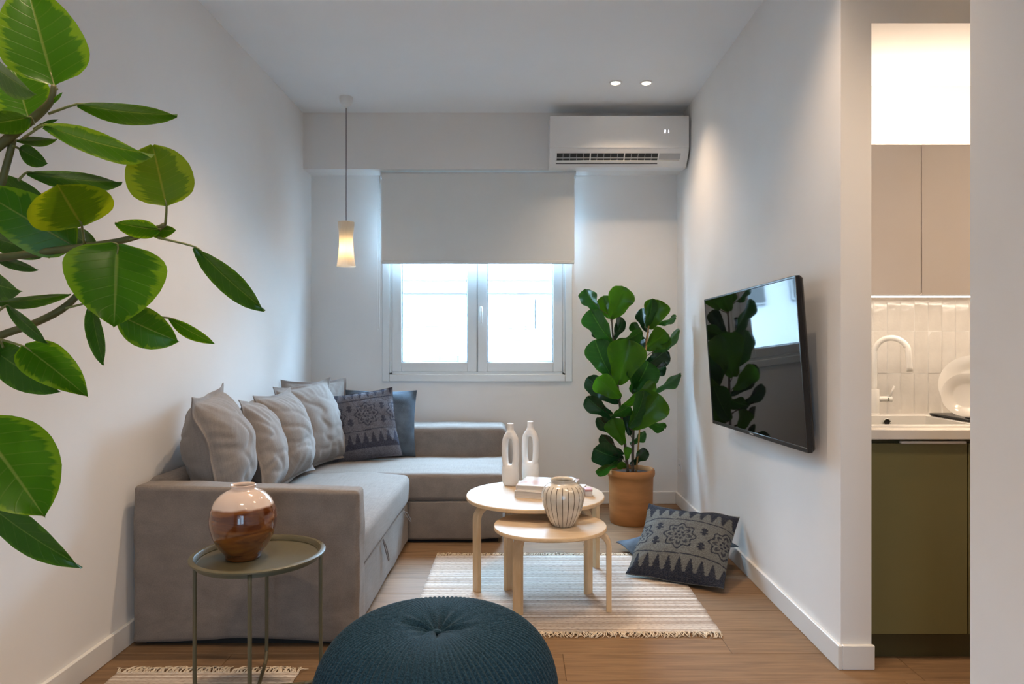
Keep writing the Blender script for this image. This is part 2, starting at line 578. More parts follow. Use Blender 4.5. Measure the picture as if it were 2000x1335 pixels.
M['fig_light'] = leaf_mat('bright_fig_leaf', (0.040, 0.125, 0.006), (0.055, 0.150, 0.007), 0.9, (0.05, 0.12, 0.012), 0.38, 0.36, 7.0, 0.5, 0.2)
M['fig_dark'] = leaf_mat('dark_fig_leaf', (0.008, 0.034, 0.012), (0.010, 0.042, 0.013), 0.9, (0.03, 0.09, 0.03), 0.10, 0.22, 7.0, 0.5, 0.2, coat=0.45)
M['facade'] = mat('pale_facade', (0.30, 0.29, 0.28), 0.9, 0.03, 2.0)
M['facade_dark'] = mat('facade_window', (0.029, 0.027, 0.025), 0.6, 0.04, 3.0)
M['facade_frame'] = mat('facade_frame', (0.25, 0.24, 0.23), 0.8)
M['facade_shade'] = mat('facade_ledge', (0.085, 0.082, 0.08), 0.9)

M['street'] = mat('asphalt', (0.06, 0.06, 0.06), 0.9, 0.1, 3.0)

# ------------------------------------------------------------------ room shell
XL, XR, YB, ZC = -1.59, 1.21, 5.286, 2.92
YK = 2.60          # end of the TV wall, front of the kitchen niche
XN = 1.325         # kitchen side of the TV wall
ZN = 2.425         # niche ceiling
YN = 3.23          # niche back wall
YBEAM, ZBEAM = 5.09, 2.506
WX0, WX1, WZ0, WZ1 = -1.005, 0.365, 0.965, 2.44     # window opening


def struct(name, mb, mats, label, cat, smooth=False):
    o = mb.build(name, mats, None, smooth)
    return tag(o, label, cat, kind='structure')


struct('wall_left', MB().box(XL - .15, XL, -1.75, YB + .25, -.02, ZC), M['wall'], 'long white painted wall on the left behind the sofa', 'wall')
b = MB()
b.box(XL - .15, WX0, YB, YB + .11, -.02, ZC).box(WX1, XR + .3, YB, YB + .11, -.02, ZC)
b.box(WX0, WX1, YB, YB + .11, -.02, WZ0).box(WX0, WX1, YB, YB + .11, WZ1, ZC)
struct('wall_back', b, M['wall'], 'white end wall with the window in it', 'wall')
struct('wall_right', MB().box(XR, XN, YK, YB, -.02, ZC), M['wall'], 'white wall carrying the television', 'wall')
kw = struct('wall_kitchen', MB().box(XN, 2.62, YN, YN + .12, -.02, ZC), M['wall'], 'back wall of the kitchen niche above the sink', 'wall')
struct('wall_header', MB().box(XN, 2.62, YK, YN, ZN, ZC), M['wall'], 'lowered white ceiling block over the kitchen niche', 'wall')
struct('wall_near', MB().box(1.142, 1.262, -1.75, 1.75, -.02, ZC), M['wall'], 'white side wall at the right edge, nearer than the kitchen niche', 'wall')
struct('wall_outer', MB().box(2.62, 2.74, -1.75, YN + .12, -.02, ZC), M['wall'], 'outer white wall closing the hall beyond the kitchen niche', 'wall')
b = MB().box(XL - .15, -.75, -1.87, -1.75, -.02, ZC).box(.85, 2.74, -1.87, -1.75, -.02, ZC).box(-.75, .85, -1.87, -1.75, 2.25, ZC)
struct('wall_front', b, M['wall'], 'white wall behind the viewpoint, opposite the window', 'wall')
struct('ground', MB().box(-40, 40, -40, 40, -3.4, -3.2), M['street'], 'unseen grey street plane far below, added to block light from below', 'ground')  # added ground plane, keeps sky light from shining in from below
struct('ceiling', MB().box(XL - .15, 2.74, -1.87, YB + .25, ZC, ZC + .12), M['ceiling'], 'flat pale grey painted ceiling', 'ceiling')
struct('trim_1', MB().box(XL, XR, YBEAM, YB, ZBEAM, ZC), M['wall'], 'white beam across the top of the window wall', 'beam')

fl = struct('floor', MB().box(XL - .15, 2.74, -1.87, YB + .25, -.08, -.004), M['subfloor'], 'brown oak plank floor', 'floor')
rnd = random.Random(3)
PW = 0.22
y = 2.503 - 20 * PW
prow = 0
plank_cache = {}
while y < YB:
    x = XL - rnd.uniform(0.1, 1.2)
    while x < 2.62:
        x1 = x + 1.30
        a, c = max(x, XL), min(x1, 2.62)
        d0, d1 = max(y, -1.75), min(y + PW, YB)
        if c - a > .02 and d1 - d0 > .02 and not (a > 1.4 and d0 > YN):
            if a > XR - .2 and d0 > YN: pass
            else:
                key = (round(c - a, 3), round(d1 - d0, 3))
                if key not in plank_cache:
                    w, h = (c - a) / 2 - .0006, (d1 - d0) / 2 - .0006
                    e = .0012
                    v = [(-w, -h, -.006), (w, -h, -.006), (w, h, -.006), (-w, h, -.006), (-w, -h, -e), (w, -h, -e), (w, h, -e), (-w, h, -e),
                         (-w + e, -h + e, 0), (w - e, -h + e, 0), (w - e, h - e, 0), (-w + e, h - e, 0)]
                    f = [(0, 1, 5, 4), (1, 2, 6, 5), (2, 3, 7, 6), (3, 0, 4, 7), (4, 5, 9, 8), (5, 6, 10, 9), (6, 7, 11, 10), (7, 4, 8, 11), (8, 9, 10, 11)]
                    plank_cache[key] = mesh_data('plank', v, f, M['plank'], False)
                o = bpy.data.objects.new('plank', plank_cache[key])
                COL.objects.link(o)
                o.parent = fl
                o.location = ((a + c) / 2, (d0 + d1) / 2, 0)
        x = x1
    y += PW
    prow += 1


def base(name, pieces, label):
    b = MB()
    for p in pieces: b.bbox(*p, 0.003)
    return struct(name, b, M['trim'], label, 'baseboard')


BT, BH = .016, .092
base('baseboard_left', [(XL, XL + BT, -1.75, YB, 0, BH)], 'white baseboard along the left wall')
base('baseboard_back', [(XL + BT, XR - BT, YB - BT, YB, 0, BH)], 'white baseboard under the window')
base('baseboard_right', [(XR - BT, XR, YK - BT, YB, 0, BH), (XR, XN + .006, YK - BT, YK, 0, BH)], 'white baseboard along the television wall')
base('baseboard_near', [(1.142 - BT, 1.142, -1.75, 1.75 + BT, 0, BH), (1.142, 1.262, 1.75, 1.75 + BT, 0, BH)], 'white baseboard of the side wall at the right edge')

# kitchen wall tiles: individual glazed tiles, slightly uneven
TW, TH = .0640, .197
tile_meshes = []
for k in range(5):
    rr = random.Random(k)
    V, Fc = [], []
    nx, nz = 4, 8
    w, h = TW / 2 - .0012, TH / 2 - .0012
    for j in range(nz + 1):
        for i in range(nx + 1):
            uu, ww = i / nx * 2 - 1, j / nz * 2 - 1
            edge = 1 if abs(uu) > .99 or abs(ww) > .99 else 0
            d = -.004 - .0012 * noise.noise(Vector((uu * 1.3 + k * 7, ww * 2.6, k))) if not edge else -.0026
            V.append((uu * w, d, ww * h))
    for j in range(nz):
        for i in range(nx):
            q = j * (nx + 1) + i
            Fc.append((q, q + 1, q + nx + 2, q + nx + 1))
    nb = len(V)
    V += [(-w, .004, -h), (w, .004, -h), (w, .004, h), (-w, .004, h)]
    tile_meshes.append(mesh_data('tile', V, Fc, M['tile']))
g = MB().box(XN, 2.5, YN - .0022, YN, .88, 1.46).build('grout', M['grout'], kw, False)
for r_ in range(3):
    for c_ in range(18):
        x = 1.3310 + TW * (c_ + .5) + .0022
        z = .885 + TH * (r_ + .5)
        o = bpy.data.objects.new('tile', rnd.choice(tile_meshes))
        COL.objects.link(o)
        o.parent = kw
        o.location = (x + rnd.uniform(-.0006, .0006), YN - .0005, z)
        o.rotation_euler = (rnd.uniform(-.012, .012), rnd.uniform(-.004, .004), rnd.uniform(-.015, .015))

# ------------------------------------------------------------------ window
wn = thing('window_1', (-.32, YB, .93), 'white two-sash window half covered by the roller blind', 'window', kind='structure')
fx0, fx1 = -1.046, 0.406
yf = YB - .016
b = MB()
cz0 = .931
b.bbox(fx0, fx0 + .055, yf, YB + .05, cz0, 2.50, .004).bbox(fx1 - .055, fx1, yf, YB + .05, cz0, 2.50, .004)
b.bbox(fx0 + .055, fx1 - .055, yf, YB + .05, cz0, cz0 + .055, .004).bbox(fx0 + .055, fx1 - .055, yf, YB + .05, 2.42, 2.50, .004)
b.build('casing', M['upvc'], wn, True, 40)
b = MB()
ix0, ix1, iz0, iz1 = fx0 + .055, fx1 - .055, cz0 + .055, 2.42
b.box(ix0, ix0 + .02, YB, YB + .09, iz0, iz1).box(ix1 - .02, ix1, YB, YB + .09, iz0, iz1)
b.box(ix0, ix1, YB, YB + .09, iz0, iz0 + .02).box(ix0, ix1, YB, YB + .09, iz1 - .02, iz1)
b.build('frame', M['upvc'], wn, False)


def sash(x0, x1, name):
    z0, z1 = iz0 + .018, iz1 - .018
    ya, yb = YB - .008, YB + .06
    w = .076
    b = MB()
    b.bbox(x0, x0 + w, ya, yb, z0, z1, .006).bbox(x1 - w, x1, ya, yb, z0, z1, .006)
    b.bbox(x0 + w - .004, x1 - w + .004, ya + .001, yb, z0, z0 + w, .006).bbox(x0 + w - .004, x1 - w + .004, ya + .001, yb, z1 - w, z1, .006)
    s = b.build('sash', M['upvc'], wn, True, 40)
    b = MB()
    t = .005
    b.box(x0 + w, x0 + w + t, ya + .015, ya + .03, z0 + w, z1 - w).box(x1 - w - t, x1 - w, ya + .015, ya + .03, z0 + w, z1 - w)
    b.box(x0 + w, x1 - w, ya + .015, ya + .03, z0 + w, z0 + w + t).box(x0 + w, x1 - w, ya + .015, ya + .03, z1 - w - t, z1 - w)
    b.build('gasket', M['gasket'], s, False)
    MB().box(x0 + w - .005, x1 - w + .005, ya + .024, ya + .030, z0 + w - .005, z1 - w + .005).build('pane', M['glass'], s, False)
    return s


xm = -.320
MB().box(xm - .010, xm + .010, YB + .004, YB + .055, iz0 + .018, iz1 - .018).build('gap_light_stop', M['gasket'], wn, False)  # dark strip added behind the sash gap to stop a light leak
s1 = sash(ix0 + .018, xm - .0015, 'l')
s2 = sash(xm + .0015, ix1 - .018, 'r')
b = MB()
b.bbox(-.300, -.276, YB - .018, YB - .007, 1.41, 1.50, .004)
b.bbox(-.298, -.278, YB - .050, YB - .036, 1.375, 1.505, .006)
b.tube([(-.288, YB - .040, 1.49), (-.288, YB - .012, 1.49)], .009, 12)
b.build('handle', M['upvc'], s2, True, 40)
for hx in (ix0 + .008, ix1 - .008):
    b = MB().tube([(hx, YB - .006, iz0 + .012), (hx, YB - .006, iz0 + .10)], .0075, 12).tube([(hx, YB - .006, iz0 + .030), (hx, YB - .006, iz0 + .036)], .009, 12)
    b.build('hinge', M['upvc'], wn, True, 40)

dn = thing('fill_door_1', (.05, -1.8, 0), 'unseen glazed door added behind the viewpoint for fill daylight', 'door', kind='structure')  # added glazed opening, lets in fill daylight from behind the camera
for (x0, x1) in ((-.75, .05), (.05, .85)):
    b = MB().bbox(x0, x0 + .08, -1.85, -1.79, 0, 2.25, .004).bbox(x1 - .08, x1, -1.85, -1.79, 0, 2.25, .004).bbox(x0 + .08, x1 - .08, -1.85, -1.79, 0, .10, .004).bbox(x0 + .08, x1 - .08, -1.85, -1.79, 2.15, 2.25, .004)
    q = b.build('fill_door_leaf', M['upvc'], dn, True, 40)
    MB().box(x0 + .075, x1 - .075, -1.825, -1.815, .095, 2.155).build('pane', M['fill_door_glass'], q, False)

# roller blind
bx0, bx1 = -1.019, 0.409
by = 5.128
bl = thing('roller_blind', (-.31, by, 1.80), 'white roller blind drawn halfway down over the window', 'blind')
V, Fc = [], []
nz_, nx_ = 14, 16
for s_ in (0, 1):
    for j in range(nz_ + 1):
        for i in range(nx_ + 1):
            x = bx0 + (bx1 - bx0) * i / nx_
            z = 1.835 + (2.48 - 1.835) * j / nz_
            V.append((x, by + .0012 * s_ + .0015 * noise.noise(Vector((x * 3, z * 2, 0))), z))
st = (nx_ + 1) * (nz_ + 1)
for s_ in (0, 1):
    for j in range(nz_):
        for i in range(nx_):
            q = s_ * st + j * (nx_ + 1) + i
            f = (q, q + 1, q + nx_ + 2, q + nx_ + 1)
            Fc.append(f if s_ == 0 else tuple(reversed(f)))
put('blind_fabric', mesh_data('blind_fabric', V, Fc, M['blind']), bl)
MB().bbox(bx0, bx1, by - .008, by + .010, 1.812, 1.836, .004).build('bottom_bar', M['blind'], bl, True, 40)
MB().tube([(bx0 - .005, by + .024, 2.478), (bx1 + .005, by + .024, 2.478)], .022, 20).build('roller_tube', M['white_plastic'], bl, True, 40)
for q in (bx0 - .012, bx1 + .006):
    MB().bbox(q, q + .006, by - .004, by + .05, 2.45, 2.506, .002).build('bracket', M['white_plastic'], bl, True, 40)
b = MB()
b.tube([(-1.052, by + .035, 2.47), (-1.058, by + .035, 1.75), (-1.060, by + .03, 1.35), (-1.052, by + .03, 1.33), (-1.044, by + .032, 1.36), (-1.042, by + .035, 1.75), (-1.040, by + .035, 2.47)], .0016, 6)
b.build('pull_chain', M['white_plastic'], bl)

# ------------------------------------------------------------------ building across the street
YFc = 12.0
fb = thing('building', (-1, YFc, -3), 'pale bleached building front seen through the window panes', 'building')
MB().box(-20, 26, YFc, YFc + 4, -3, 3.6).build('facade', M['facade'], fb, False)
for (x0, x1) in ((-20.0, -6.5), (7.5, 26.0)):
    MB().box(x0, x1, YFc - .6, YFc + 4, -3, 9.5).build('sky_block_wing', M['facade'], fb, False)  # unseen tall wings added to block low sky light from the sides
k = YFc / F


def fpix(x0, x1, y0, y1, d0, d1):
    return ((x0 - CX) * k, (x1 - CX) * k, YFc - d1, YFc - d0, CH - (y1 - CY) * k, CH - (y0 - CY) * k)


for (x0, x1, y0, y1) in ((832, 893, 588, 638), (982, 1042, 588, 638), (1048, 1090, 588, 638), (700, 802, 595, 640), (560, 640, 590, 640), (1180, 1240, 590, 640)):
    w = MB().box(*fpix(x0 - 4, x1 + 4, y0 - 4, y1 + 4, 0, .06)).build('window_frame', M['facade_frame'], fb, False)
    MB().box(*fpix(x0, x1, y0, y1, .05, .08)).build('pane', M['facade_dark'], w, False)
MB().box(*fpix(500, 1400, 569, 574, 0, .12)).build('ledge', M['facade_shade'], fb, False)
MB().box(*fpix(500, 1400, 545, 548, 0, .06)).build('ledge', M['facade_shade'], fb, False)
MB().box(*fpix(828, 896, 694, 712, 0, .3)).build('balcony', M['facade_dark'], fb, False)
MB().box(*fpix(1048, 1200, 690, 712, 0, .3)).build('balcony', M['facade_dark'], fb, False)
ac = MB().box(*fpix(984, 1024, 637, 663, 0, .30)).build('outdoor_unit', M['facade_frame'], fb, False)
b = MB()
for q in range(24):
    pass
cx_, cz_ = (998 - CX) * k, CH - (649 - CY) * k
ring = [(cx_ + .08 * math.cos(2 * PI * q / 24), YFc - .305, cz_ + .08 * math.sin(2 * PI * q / 24)) for q in range(24)]
b.tube(ring + [ring[0]], .012, 6, smooth=1)
b.box(cx_ - .07, cx_ + .07, YFc - .303, YFc - .30, cz_ - .07, cz_ + .07)
b.build('fan_grille', M['facade_shade'], ac, False)

# ------------------------------------------------------------------ air conditioner
ax0, ax1 = .216, 1.196
ayf, ayb = 4.862, YBEAM
azt, azs, azb = 2.833, 2.592, 2.482
ac = thing('air_conditioner', (.7, ayb, azb), 'white wall air conditioner above the window, with lit digits', 'air conditioner')


def extrude_profile(prof, x0, x1):
    """profile of (y, z) points swept along x with end caps"""
    n = len(prof)
    v = [(x0, y, z) for y, z in prof] + [(x1, y, z) for y, z in prof]
    f = [(i, (i + 1) % n, n + (i + 1) % n, n + i) for i in range(n)]
    f += [tuple(reversed(range(n))), tuple(range(n, 2 * n))]
    return v, f


prof = [(ayb, azb + .01), (ayb, azt), (ayf + .03, azt), (ayf + .012, azt - .006), (ayf + .004, azt - .02), (ayf + .002, azs), (ayf + .02, azs - .03), (4.955, azb + .004), (4.975, azb)]
v, f = extrude_profile(list(reversed(prof)), ax0, ax1)
MB().add(v, f).build('body', M['white_plastic'], ac, True, 30)
v, f = extrude_profile([(ayf + .006, azt - .012), (ayf - .003, azt - .014), (ayf - .005, azs + .006), (ayf + .004, azs + .002)], ax0 + .002, ax1 - .002)
MB().add(v, f).build('front_panel', M['white_plastic'], ac, True, 30)
# air outlet on the sloping lower face
o0, o1 = Vector((0, ayf + .014, azs - .020)), Vector((0, 4.949, azb + .010))
sl = (o1 - o0)
nrm = Vector((0, -(-sl.z), -sl.y)).normalized()
if nrm.y > 0: nrm = -nrm


def slope_quad(mb, x0, x1, t0, t1, lift, thick, mi=0):
    p0, p1 = o0 + sl * t0 + nrm * lift, o0 + sl * t1 + nrm * lift
    v = []
    for q in (Vector((0, 0, 0)), nrm * thick):
        v += [Vector((x0, 0, 0)) + p0 + q, Vector((x1, 0, 0)) + p0 + q, Vector((x1, 0, 0)) + p1 + q, Vector((x0, 0, 0)) + p1 + q]
    return mb.add(v, [(0, 3, 2, 1), (4, 5, 6, 7), (0, 1, 5, 4), (1, 2, 6, 5), (2, 3, 7, 6), (3, 0, 4, 7)], mi)


ox0, ox1 = .262, .985
slope_quad(MB(), ox0, ox1, .08, .84, .001, .004).build('outlet', M['slot'], ac, False)
slope_quad(MB(), ox1 + .004, ax1 - .055, .08, .50, .0, .004).build('side_cover', M['grey_plastic'], ac, False)
b = MB()
for i in range(1, 15):
    if i % 5 == 0: continue
    x = ox0 + (ox1 - ox0) * i / 15
    slope_quad(MB(), x - .0015, x + .0015, .08, .55, .005, .003).build('vane', M['grey_plastic'], ac, False)
for i in (0, 5, 10, 15):
    x = ox0 + (ox1 - ox0) * i / 15
    slope_quad(MB(), x - .004, x + .004, .06, .60, .005, .004).build('divider', M['white_plastic'], ac, False)
slope_quad(MB(), ox0, ox1, .36, .42, .005, .003).build('grille_bar', M['grey_plastic'], ac, False)
slope_quad(MB(), ox0 - .005, ax1 - .06, .56, .74, .006, .008).build('louver', M['white_plastic'], ac, False)
b = MB()
dx, dz, dw, dh, dt = 1.020, 2.700, .010, .022, .0028
ydg = ayf - .0068


def seg(x0, x1, z0, z1): b.box(x0, x1, ydg, ydg + .001, z0, z1)


for (ch, x) in (('2', dx), ('1', dx + .022)):
    on = {'2': 'abged', '1': 'bc'}[ch]
    if 'a' in on: seg(x, x + dw, dz + dh - dt, dz + dh)
    if 'g' in on: seg(x, x + dw, dz + dh / 2 - dt / 2, dz + dh / 2 + dt / 2)
    if 'd' in on: seg(x, x + dw, dz, dz + dt)
    if 'b' in on: seg(x + dw - dt, x + dw, dz + dh / 2, dz + dh)
    if 'e' in on: seg(x, x + dt, dz, dz + dh / 2)
    if 'c' in on: seg(x + dw - dt, x + dw, dz, dz + dh / 2)
b.build('display_digits', M['display'], ac, False)

# ------------------------------------------------------------------ lamps in the ceiling
def downlight(x, y, energy, label, group=None, size=116, blend=1.0):
    t = thing('downlight', (x, y, ZC), label, 'downlight', group)
    MB().lathe([(.030, -.001), (.030, -.006), (.040, -.006), (.044, -.001)], (x, y, ZC), 32).build('trim_ring', M['white_plastic'], t, True, 40)
    MB().lathe([(.0, -.003), (.029, -.003), (.029, -.0008)], (x, y, ZC), 32).build('lens', M['lamp_lens'], t, False)
    add_light('spot', 'SPOT', (x, y, ZC - .02), energy, WARM, (0, 0, 0), t, spot_size=math.radians(size), spot_blend=blend, shadow_soft_size=.028)
    return t


gd = 'paired ceiling downlights by the air conditioner'
downlight(.628, 4.50, 23, 'recessed round downlight in the ceiling, the one farther from the television wall', gd)
downlight(.828, 4.50, 23, 'recessed round downlight in the ceiling, the one next to the television wall', gd)
hidden = 'recessed round ceiling downlight out of view nearer the viewpoint'
for (x, y, e) in ((-.62, 3.22, 50), (-.42, 3.22, 50), (.62, 2.35, 27), (.82, 2.35, 27), (-.75, 1.05, 37), (-.55, 1.05, 37), (1.55, 1.85, 42), (2.15, 1.95, 42), (.45, .30, 44)):  # last two lamps added to brighten the kitchen front and near wall
    downlight(x, y, e, hidden, 'ceiling downlights out of view')

# pendant lamp
px_, py_ = -1.194, 4.77
pl = thing('pendant_lamp', (px_, py_, ZC), 'small white pendant lamp glowing in the left corner', 'lamp')
MB().lathe([(.046, 0), (.047, -.012), (.043, -.038), (.030, -.056), (.010, -.062), (.004, -.075)], (px_, py_, ZC), 32).build('ceiling_cup', M['white_plastic'], pl, True, 50)
MB().tube([(px_, py_, ZC - .07), (px_, py_, 2.05)], .0028, 8).build('flex', M['cord'], pl)
m, nt, bs, out = new_mat('translucent_shade')
tr = N(nt, 'ShaderNodeBsdfTranslucent'); tr.inputs[0].default_value = (0.85, 0.76, 0.62, 1)
co = coords(nt, (140, 140, 1)); nz = N(nt, 'ShaderNodeTexNoise', i_Scale=1.0); nt.links.new(co, nz.inputs['Vector'])
r = ramp(nt, nz.outputs['Fac'], [(0.3, (0.66, 0.60, 0.52)), (0.7, (0.78, 0.73, 0.65))]); nt.links.new(r.outputs[0], bs.inputs['Base Color'])
bs.inputs['Roughness'].default_value = .6
ms = N(nt, 'ShaderNodeMixShader'); ms.inputs[0].default_value = .45
nt.links.new(bs.outputs[0], ms.inputs[1]); nt.links.new(tr.outputs[0], ms.inputs[2]); nt.links.new(ms.outputs[0], out.inputs[0])
sh = [(.004, 2.062), (.030, 2.062), (.056, 2.060), (.0565, 2.055)] + [(.0475 + .0095 * ((z - .55) / .45) ** 2 if z > .55 else .0475 + .0165 * ((.55 - z) / .55) ** 1.8, 1.753 + .305 * z) for z in [1 - i / 20 for i in range(1, 21)]]
MB().lathe(sh, (px_, py_, 0), 40).build('shade', m, pl)
pl_obj = [o for o in pl.children if o.name.startswith('shade')][0]
bmx = bmesh.new(); bmx.from_mesh(pl_obj.data)
bmesh.ops.delete(bmx, geom=[f for f in bmx.faces if len(f.verts) > 8], context='FACES')
bmx.to_mesh(pl_obj.data); bmx.free()
MB().lathe([(.0, -.03), (.012, -.027), (.020, -.012), (.020, .004), (.012, .02), (.010, .04), (.0, .041)], (px_, py_, 1.905), 20).build('bulb', M['bulb'], pl)
MB().tube([(px_, py_, 1.94), (px_, py_, 2.062)], .014, 16).build('socket', M['white_plastic'], pl, True, 40)
add_light('pendant_glow', 'POINT', (px_, py_, 1.862), 0.5, (1.0, .66, .32), parent=pl, shadow_soft_size=.015)

# ------------------------------------------------------------------ sofa
sf = thing('corner_sofa', (-.9, 4.0, 0), 'grey fabric corner sofa with chaise under the window', 'sofa')
S = M['sofa']


def hem(zb, amp, fx):
    def w(p):
        if p.z < zb + .12:
            t = (zb + .12 - p.z) / .12
            p = p + Vector((0, 0, amp * t * max(0, noise.noise(Vector((p.x * fx, p.y * fx, 3.3))) + .25)))
        return p
    return w


def arm_warp(p):
    if p.z > .3:
        p = p + Vector((0, 0, -.022 * (p.x + 1.56) / .9 * (p.z - .3) / .34))
    if p.z < .14:
        t = (.14 - p.z) / .14
        u = (p.x + 1.56) / .92
        p = p + Vector((0, -.012 * t, t * .022 * math.sin(PI * u) ** 2))
    return p


soft('armrest', sf, S, -1.562, -.648, 2.787, 2.915, .012, .650, .022, n=44, amp=.0058, freq=(3, 6, 9), seed=1, warp=arm_warp)
soft('seat_cushion', sf, S, -1.36, -.662, 2.918, 4.215, .262, .425, .035, n=36, amp=.004, freq=(5, 4, 5), seed=4, warp=lambda p: p + Vector((0, 0, .018 * math.sin(PI * min(1, max(0, (p.x + 1.36) / .7))) if p.z > .35 else 0)))
soft('drawer_front', sf, S, -1.30, -.676, 2.92, 4.20, .014, .262, .018, n=36, amp=.004, freq=(4, 7, 5), seed=8, warp=hem(.014, .02, 4))
soft('chaise_cushion', sf, S, -1.56, -.097, 4.22, 4.90, .258, .425, .032, n=36, amp=.004, freq=(4, 5, 5), seed=12, warp=lambda p: p + Vector((0, 0, .016 * math.sin(PI * min(1, max(0, (p.y - 4.2) / .7))) if p.z > .35 else 0)))
soft('chaise_base', sf, S, -.70, -.099, 4.228, 4.90, .020, .260, .016, n=36, amp=.003, freq=(5, 5, 5), seed=16, warp=hem(.02, .012, 4))
soft('backrest', sf, S, -1.56, -.094, 4.865, 5.20, .02, .640, .05, n=36, amp=.004, freq=(3, 5, 5), seed=20)
soft('side_backrest', sf, S, -1.574, -1.465, 2.90, 4.88, .02, .660, .045, n=36, amp=.004, freq=(5, 3, 5), seed=24)
MB().box(-1.52, -.70, 2.82, 4.8, .0, .06).box(-.74, -.13, 4.27, 5.1, .0, .06).build('foot_frame', M['dark'], sf, False)  # base block coloured near-black, standing for the shade under the sofa


def loop_cord(p, d, n):
    p, d = Vector(p), Vector(d)
    b = MB().tube([p, p + d * .5 + Vector(n) * .016, p + d + Vector(n) * .010, p + d * 1.04 - Vector(n) * .004, p + d * .55 - Vector(n) * .008, p + Vector((0, -.004, -.003))], .0028, 6, smooth=5)
    return b.build('pull_cord', M['cord'], sf)


loop_cord((-.664, 3.98, .255), (.035, .01, -.055), (0, .4, .8))
loop_cord((-.668, 3.40, .258), (.014, .06, -.115), (0, .7, .5))

# ------------------------------------------------------------------ cushions
def cushion_mesh(w, h, T, n, flange=0.0, pinch=.09, amp=.006, seed=0, color=None, crease=1.0):
    lin = np.sin(np.linspace(-1, 1, n) * PI / 2) * .35 + np.linspace(-1, 1, n) * .65
    uu, vv = np.meshgrid(lin, lin)
    uu, vv = uu.ravel(), vv.ravel()
    fi = 1 - flange
    a, b_ = np.clip(np.abs(uu) / fi, 0, 1), np.clip(np.abs(vv) / fi, 0, 1)
    t = T / 2 * np.power(1 - a ** 2.3, .62) * np.power(1 - b_ ** 2.3, .62)
    X = uu * w / 2 * (1 - pinch * (1 - vv ** 2) * np.abs(uu) ** 1.5)
    Z = vv * h / 2 * (1 - pinch * (1 - uu ** 2) * np.abs(vv) ** 1.5)
    V = []
    rim = np.maximum(np.abs(uu), np.abs(vv))
    wav = [0.0] * len(uu)
    for i in range(len(uu)):
        p = Vector((X[i] * 7 + seed * 3.1, Z[i] * 7, seed))
        wav[i] = noise.noise(p) * .034 * rim[i] ** 3 + (.02 if flange > .05 else 0) * noise.noise(p * .6) * rim[i] ** 6
    for s_ in (-1, 1):
        for i in range(len(uu)):
            k = t[i] / (T / 2 + 1e-9)
            edge = max(0.0, rim[i] - .45) / .55
            # radial puckers running in from the seams
            ang = math.atan2(vv[i], uu[i])
            pk = noise.noise(Vector((math.cos(ang) * 7.5 + seed, math.sin(ang) * 7.5, s_ * 2.0 + seed + rim[i]))) * edge * (k ** .35) * 1.7
            big = noise.noise(Vector((X[i] * 4.5 + seed * 5, Z[i] * 9, s_ + seed)))
            big2 = noise.noise(Vector((X[i] * 16 + seed * 5, Z[i] * 11, s_ + seed)))
            rdg = 1 - abs(noise.noise(Vector((X[i] * 5.5 + seed * 2.3, Z[i] * 11 + X[i] * 4, s_ * 3 + seed)))) * 3.2
            d = amp * (pk + .8 * big * k * crease + .35 * big2 * k - .8 * max(0.0, rdg) ** 2 * k * crease)
            V.append((X[i], s_ * (max(t[i] + d, .0025)) + wav[i], Z[i]))
    Fc = []
    st = n * n
    for s_ in (0, 1):
        for j in range(n - 1):
            for i in range(n - 1):
                q = s_ * st + j * n + i
                f = (q, q + 1, q + n + 1, q + n)
                Fc.append(f if s_ == 0 else tuple(reversed(f)))
    edge = [i for i in range(n)] + [j * n + n - 1 for j in range(1, n)] + [(n - 1) * n + i for i in range(n - 2, -1, -1)] + [j * n for j in range(n - 2, 0, -1)]
    for i in range(len(edge)):
        p, q = edge[i], edge[(i + 1) % len(edge)]
        Fc.append((q, p, p + st, q + st))
    cols = None
    if color is not None:
        c = color(uu, vv)
        cols = np.concatenate([c, c * 1.0])
    return V, Fc, cols


def place_cushion(o, base_pt, yaw, lean, roll, h):
    ya, le, ro = (math.radians(q) for q in (yaw, lean, roll))
    f = Vector((math.sin(ya), -math.cos(ya), 0))
    r = Vector((math.cos(ya), math.sin(ya), 0))
    z = Vector((0, 0, 1))
    up = z * math.cos(le) - f * math.sin(le)
    f2 = f * math.cos(le) + z * math.sin(le)
    r2 = r * math.cos(ro) + up * math.sin(ro)
    up2 = up * math.cos(ro) - r * math.sin(ro)
    c = Vector(base_pt) + up * (h / 2)
    m = Matrix.Identity(4)
    for i in range(3):
        m[i][0], m[i][1], m[i][2], m[i][3] = r2[i], -f2[i], up2[i], c[i]
    o.matrix_world = m


def cushion(base_pt, yaw, lean, roll, label, w=.55, h=.55, T=.24, n=60, seed=0, material='cushion', flange=.07, color=None, group=None, pinch=.09, amp=.008):
    V, Fc, cols = cushion_mesh(w, h, T, n, flange, pinch, amp, seed, color)
    o = put('cushion', mesh_data('cushion', V, Fc, M[material], cols=cols))
    place_cushion(o, base_pt, yaw, lean, roll, h)
    return tag(o, label, 'cushion', group)


